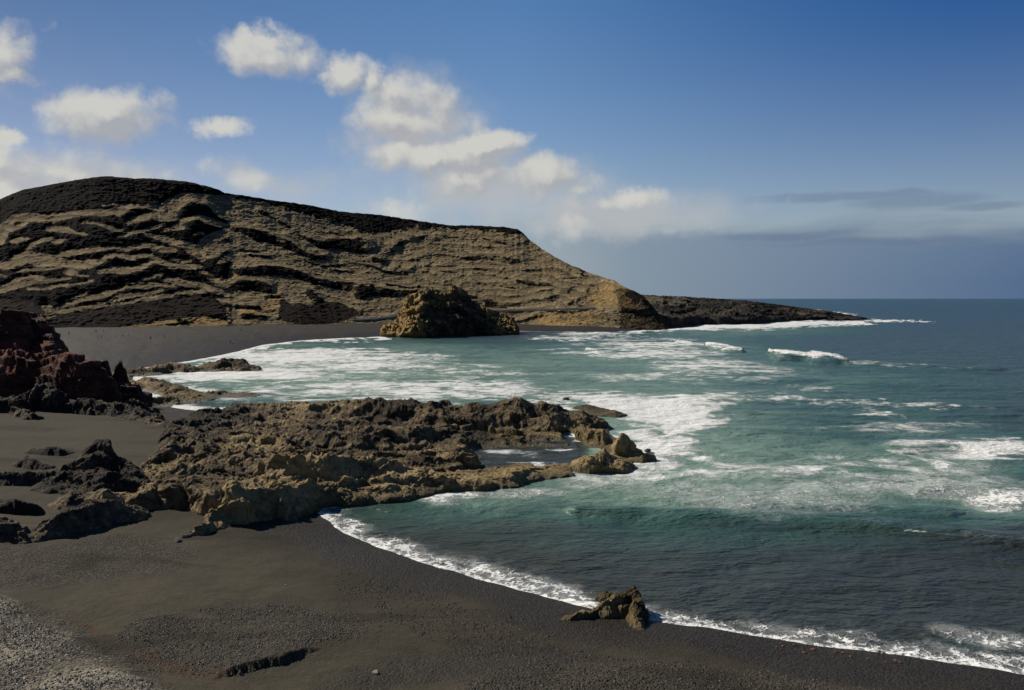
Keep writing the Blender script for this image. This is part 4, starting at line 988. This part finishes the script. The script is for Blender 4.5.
def gmesh(pose, kind, c):
    k = (pose, kind, c)
    if k not in GM:
        if kind == 'shirt': GM[k] = garment(body[pose], 'shirt', 1.0, 1.46, 0.27, 0.022, cloth(c, 'shirt_cloth'))
        if kind == 'trousers': GM[k] = garment(body[pose], 'trousers', 0.12, 1.03, 0.21, 0.018, cloth(c, 'trouser_cloth'))
        if kind == 'hair':
            bm = bmesh.new(); bmesh.ops.create_uvsphere(bm, u_segments=12, v_segments=8, radius=0.115)
            for q in bm.verts:
                if q.co.z < -0.01: q.co.z = -0.01 if q.co.y < 0 else q.co.z * 0.8
                q.co += Vector((0, 0.012, 1.645))
            me_ = bpy.data.meshes.new('hair'); bm.to_mesh(me_); bm.free(); me_.materials.append(hair_m); GM[k] = me_
    return GM[k]
beach_o = bpy.data.objects['beach']
for u, v, ct, cb, pose, lab in PEOPLE:
    zz = 4.0
    for _ in range(5):
        x, y = G(u, v, zz); zz = land_h(x, y)
    if u > 380:
        w = hill_point(u, v - 1.5); x, y, zz = w.x, w.y - 1.5, w.z
    e = empty('person', (x, y, zz - 0.03), random.uniform(0, 6.28))
    e.scale = (1.1, 1.1, 1.1); tag(e, lab, 'person', 'people on the far beach')
    for n, me in (('body', body[pose]), ('shirt', gmesh(pose, 'shirt', ct)), ('trousers', gmesh(pose, 'trousers', cb)), ('hair', gmesh(pose, 'hair', 0))):
        o = bpy.data.objects.new(n, me); COL.objects.link(o); o.parent = e
        if n == 'body':
            for p_ in me.polygons: p_.use_smooth = True

# ------------------------------------------------------------------ light
SUN_EL, SUN_AZ = math.radians(35), math.radians(-55)      # azimuth from +Y, negative = left
sd_ = Vector((math.sin(SUN_AZ) * math.cos(SUN_EL), math.cos(SUN_AZ) * math.cos(SUN_EL), math.sin(SUN_EL)))
L = bpy.data.lights.new('sun', 'SUN'); L.energy = 5.0; L.angle = math.radians(0.5); L.color = (1.0, 0.93, 0.82)
lo = bpy.data.objects.new('sun', L); COL.objects.link(lo); lo.rotation_euler = sd_.to_track_quat('Z', 'Y').to_euler(); lo.location = (0, 0, 300)

W = bpy.data.worlds.new('World'); S.world = W; W.use_nodes = True
t = NT(W.node_tree); bg = t.n['Background']
sky = t.node('ShaderNodeTexSky', sky_type='NISHITA'); sky.sun_disc = False
sky.sun_elevation = SUN_EL; sky.sun_rotation = SUN_AZ; sky.altitude = 10; sky.air_density = 1.0; sky.dust_density = 0.3; sky.ozone_density = 2.0
tc = t.node('ShaderNodeTexCoord').outputs['Generated']
xyz = t.node('ShaderNodeSeparateXYZ'); t.put(xyz.inputs[0], tc)
DEG = 57.2958
az = t.m('MULTIPLY', t.m('ARCTAN2', xyz.outputs[0], xyz.outputs[1]), DEG)
el = t.m('MULTIPLY', t.m('ARCSINE', xyz.outputs[2]), DEG)
nv = t.noise(tc, 9.0, 8, 0.66, out=1)
ns = t.node('ShaderNodeSeparateXYZ'); t.put(ns.inputs[0], nv)
az2 = t.m('ADD', az, t.m('MULTIPLY', t.m('SUBTRACT', ns.outputs[0], 0.5), 5.2))
el2 = t.m('ADD', el, t.m('MULTIPLY', t.m('SUBTRACT', ns.outputs[1], 0.5), 3.6))
def ae(u, v):
    cx, cy = (u - 512) / F, (345 - v) / F
    d = Vector((cx, cp + cy * sp, -sp + cy * cp)).normalized()
    return math.degrees(math.atan2(d.x, d.y)), math.degrees(math.asin(d.z))
PXD = 57.2958 / F
def ell(cu, cv, ru, rv, a, A=None, E=None):
    a0, e0 = ae(cu, cv)
    dx = t.m('MULTIPLY', t.m('SUBTRACT', A or az2, a0), 1 / (ru * PXD)); dz = t.m('MULTIPLY', t.m('SUBTRACT', E or el2, e0), 1 / (rv * PXD))
    r = t.m('SQRT', t.m('ADD', t.m('MULTIPLY', dx, dx), t.m('MULTIPLY', dz, dz)))
    return t.m('MULTIPLY', t.m('SUBTRACT', 1.0, r), a)
def field(lst, A=None, E=None):
    f = None
    for e in lst:
        q = ell(*e, A=A, E=E)
        f = q if f is None else t.m('SMOOTH_MAX', f, q, 0.15)
    return f
CUM = [(0, 48, 42, 40, 1), (12, 70, 30, 16, 1), (110, 113, 68, 30, 1.1), (105, 104, 36, 20, 1.0), (258, 52, 58, 25, 1.1), (264, 42, 28, 16, 1), (220, 131, 25, 12, 0.8), (5, 134, 20, 10, 0.8), (60, 168, 90, 32, 0.75), (-10, 190, 80, 30, 0.75), (128, 182, 50, 16, 0.6),
       (345, 78, 36, 20, 0.9), (372, 82, 28, 22, 0.9), (405, 96, 66, 28, 0.8), (410, 122, 80, 26, 0.85), (440, 158, 84, 26, 1.0), (470, 180, 90, 26, 0.6), (490, 148, 50, 22, 1.15), (555, 182, 70, 28, 0.85), (600, 203, 60, 14, 0.4), (575, 192, 42, 16, 0.7), (635, 196, 42, 14, 0.7),
       (400, 206, 60, 14, 0.35), (245, 184, 34, 10, 0.2), (670, 230, 44, 12, 0.25), (555, 225, 110, 16, 0.15),
       (-330, 60, 200, 60, 0.7)]
f0 = field(CUM)
fill = t.map(t.m('ADD', field([(500, 190, 170, 44, 1.0), (420, 135, 80, 70, 0.9), (600, 214, 160, 34, 1.05), (60, 175, 150, 40, 0.9), (260, 185, 110, 20, 0.6)]), t.m('MULTIPLY', t.m('SUBTRACT', t.noise(tc, 18.0, 6, 0.6), 0.5), 1.3)), 0.0, 0.9, 0.0, 0.80, typ='SMOOTHSTEP')
edge = t.noise(tc, 26.0, 9, 0.68)
def puffs(v, fine=True):
    w = t.vm('ADD', v, t.vm('SCALE', t.vm('SUBTRACT', t.noise(v, 20.0, 4, 0.6, out=1), (0.5, 0.5, 0.5)), scale=0.035))
    a = t.m('MULTIPLY', t.m('SUBTRACT', 0.55, t.vor(w, 17.0, 'F1')), 0.85)
    b = t.m('MULTIPLY', t.m('SUBTRACT', 0.55, t.vor(w, 40.0, 'F1')), 0.42)
    if not fine: return t.m('ADD', a, b)
    c = t.m('MULTIPLY', t.m('SUBTRACT', t.noise(v, 70.0, 6, 0.65), 0.5), 0.45)
    return t.m('ADD', t.m('ADD', a, b), c)
tot = t.m('ADD', f0, t.m('MULTIPLY', puffs(tc), 0.75))
dens = t.map(tot, 0.04, 0.66, typ='SMOOTHSTEP')
OFF = (-0.0075, 0.0, 0.0105)      # a step toward the sun across the sky
f1 = field(CUM[:2] + CUM[2:5:2] + CUM[8:9] + CUM[11:20], t.m('ADD', az2, -0.45), t.m('ADD', el2, 0.62))
tot1 = t.m('ADD', f1, t.m('MULTIPLY', puffs(t.vm('ADD', tc, OFF), False), 0.75))
lit = t.map(t.m('SUBTRACT', tot, tot1), -0.30, 0.34, typ='SMOOTHSTEP')
K = 10.0    # cloud brightness in the sky texture's own units (strength 0.1)
ccol = t.mix(lit, (0.40 * K, 0.41 * K, 0.43 * K), (0.63 * K, 0.62 * K, 0.575 * K))
skc = sky.outputs[0]
# the sky deepens away from the sun (to the right) and upward
hi = t.map(el, 1, 22, typ='SMOOTHSTEP')
tintL, tintR = (0.22, 0.33, 0.46), (0.05, 0.31, 0.66)
tint = t.mix(t.map(az, -3, 33, typ='SMOOTHSTEP'), t.mix(t.map(az, -30, 0), tintL, (0.40, 0.60, 0.78)), tintR)
tint = t.mix(hi, t.mix(t.map(az, -25, 0), (0.68, 0.60, 0.66), (0.78, 0.73, 0.78)), tint)
skc = t.mix(1.0, skc, tint, 'MULTIPLY')
# low bank of distant cloud over the horizon, thickest to the right, and thin grey bars above it
bn = t.noise(t.scale(tc, (5, 5, 34)), 1.0, 5, 0.55, 0.3)
bank_top = t.map(az, -16, 32, 5.8, 4.2)
bank = t.map(t.m('ADD', t.m('SUBTRACT', bank_top, el), t.m('MULTIPLY', t.m('SUBTRACT', bn, 0.5), 3.2)), -0.9, 1.3, typ='SMOOTHSTEP')
bank = t.m('MULTIPLY', bank, t.map(az, -14, 8))
bcol = t.mix(t.map(az, -5, 31), (0.29 * K, 0.365 * K, 0.42 * K), (0.073 * K, 0.140 * K, 0.262 * K))
bcol = t.mix(t.map(el, 1.0, 5.5), bcol, t.mix(0.3, bcol, (0.25 * K, 0.30 * K, 0.38 * K)))
c1 = t.mix(t.m('MULTIPLY', bank, 0.95), skc, bcol)
bars = field([(850, 197, 100, 5, 1.0), (915, 201, 70, 8, 1.0), (985, 206, 40, 5, 1.0), (800, 196, 60, 4, .6), (900, 194, 40, 5, 0.8), (800, 235, 90, 5, 0.8), (900, 240, 140, 5, 0.6)], t.m('ADD', az, t.m('MULTIPLY', t.m('SUBTRACT', bn, 0.5), 3)), t.m('ADD', el, t.m('MULTIPLY', t.m('SUBTRACT', ns.outputs[1], 0.5), 1.1)))
bars = t.map(t.m('ADD', bars, t.m('MULTIPLY', t.m('SUBTRACT', edge, 0.5), 0.6)), -0.1, 0.6, typ='SMOOTHSTEP')
c1 = t.mix(t.m('MULTIPLY', bars, 0.38), c1, (0.115 * K, 0.165 * K, 0.255 * K))
c1 = t.mix(fill, c1, (0.47 * K, 0.48 * K, 0.49 * K))
c2 = t.mix(t.m('MULTIPLY', dens, 0.93), c1, ccol)
away = t.m('MULTIPLY', t.map(el, 26, 50, 1.0, 0.75, typ='SMOOTHSTEP'), t.map(t.m('ABSOLUTE', az), 45, 100, 1.0, 0.8, typ='SMOOTHSTEP'))
t.put(bg.inputs['Color'], t.vm('SCALE', c2, scale=away)); bg.inputs['Strength'].default_value = 0.1

# ------------------------------------------------------------------ camera and render settings
cam = bpy.data.cameras.new('camera'); co = bpy.data.objects.new('camera', cam); COL.objects.link(co)
co.location = (0, 0, CH); co.rotation_euler = (math.pi / 2 - PITCH, 0, 0)
cam.lens = 30; cam.sensor_width = 36; cam.clip_start = 0.5; cam.clip_end = 200000
S.camera = co
S.view_settings.view_transform = 'Standard'; S.view_settings.look = 'None'; S.view_settings.exposure = 0; S.view_settings.gamma = 1; S.view_settings.use_curve_mapping = False
S.render.engine = 'CYCLES'
S.cycles.use_denoising = True
S.cycles.use_adaptive_sampling = True; S.cycles.adaptive_threshold = 0.02
S.cycles.max_bounces = 4; S.cycles.diffuse_bounces = 2; S.cycles.glossy_bounces = 2
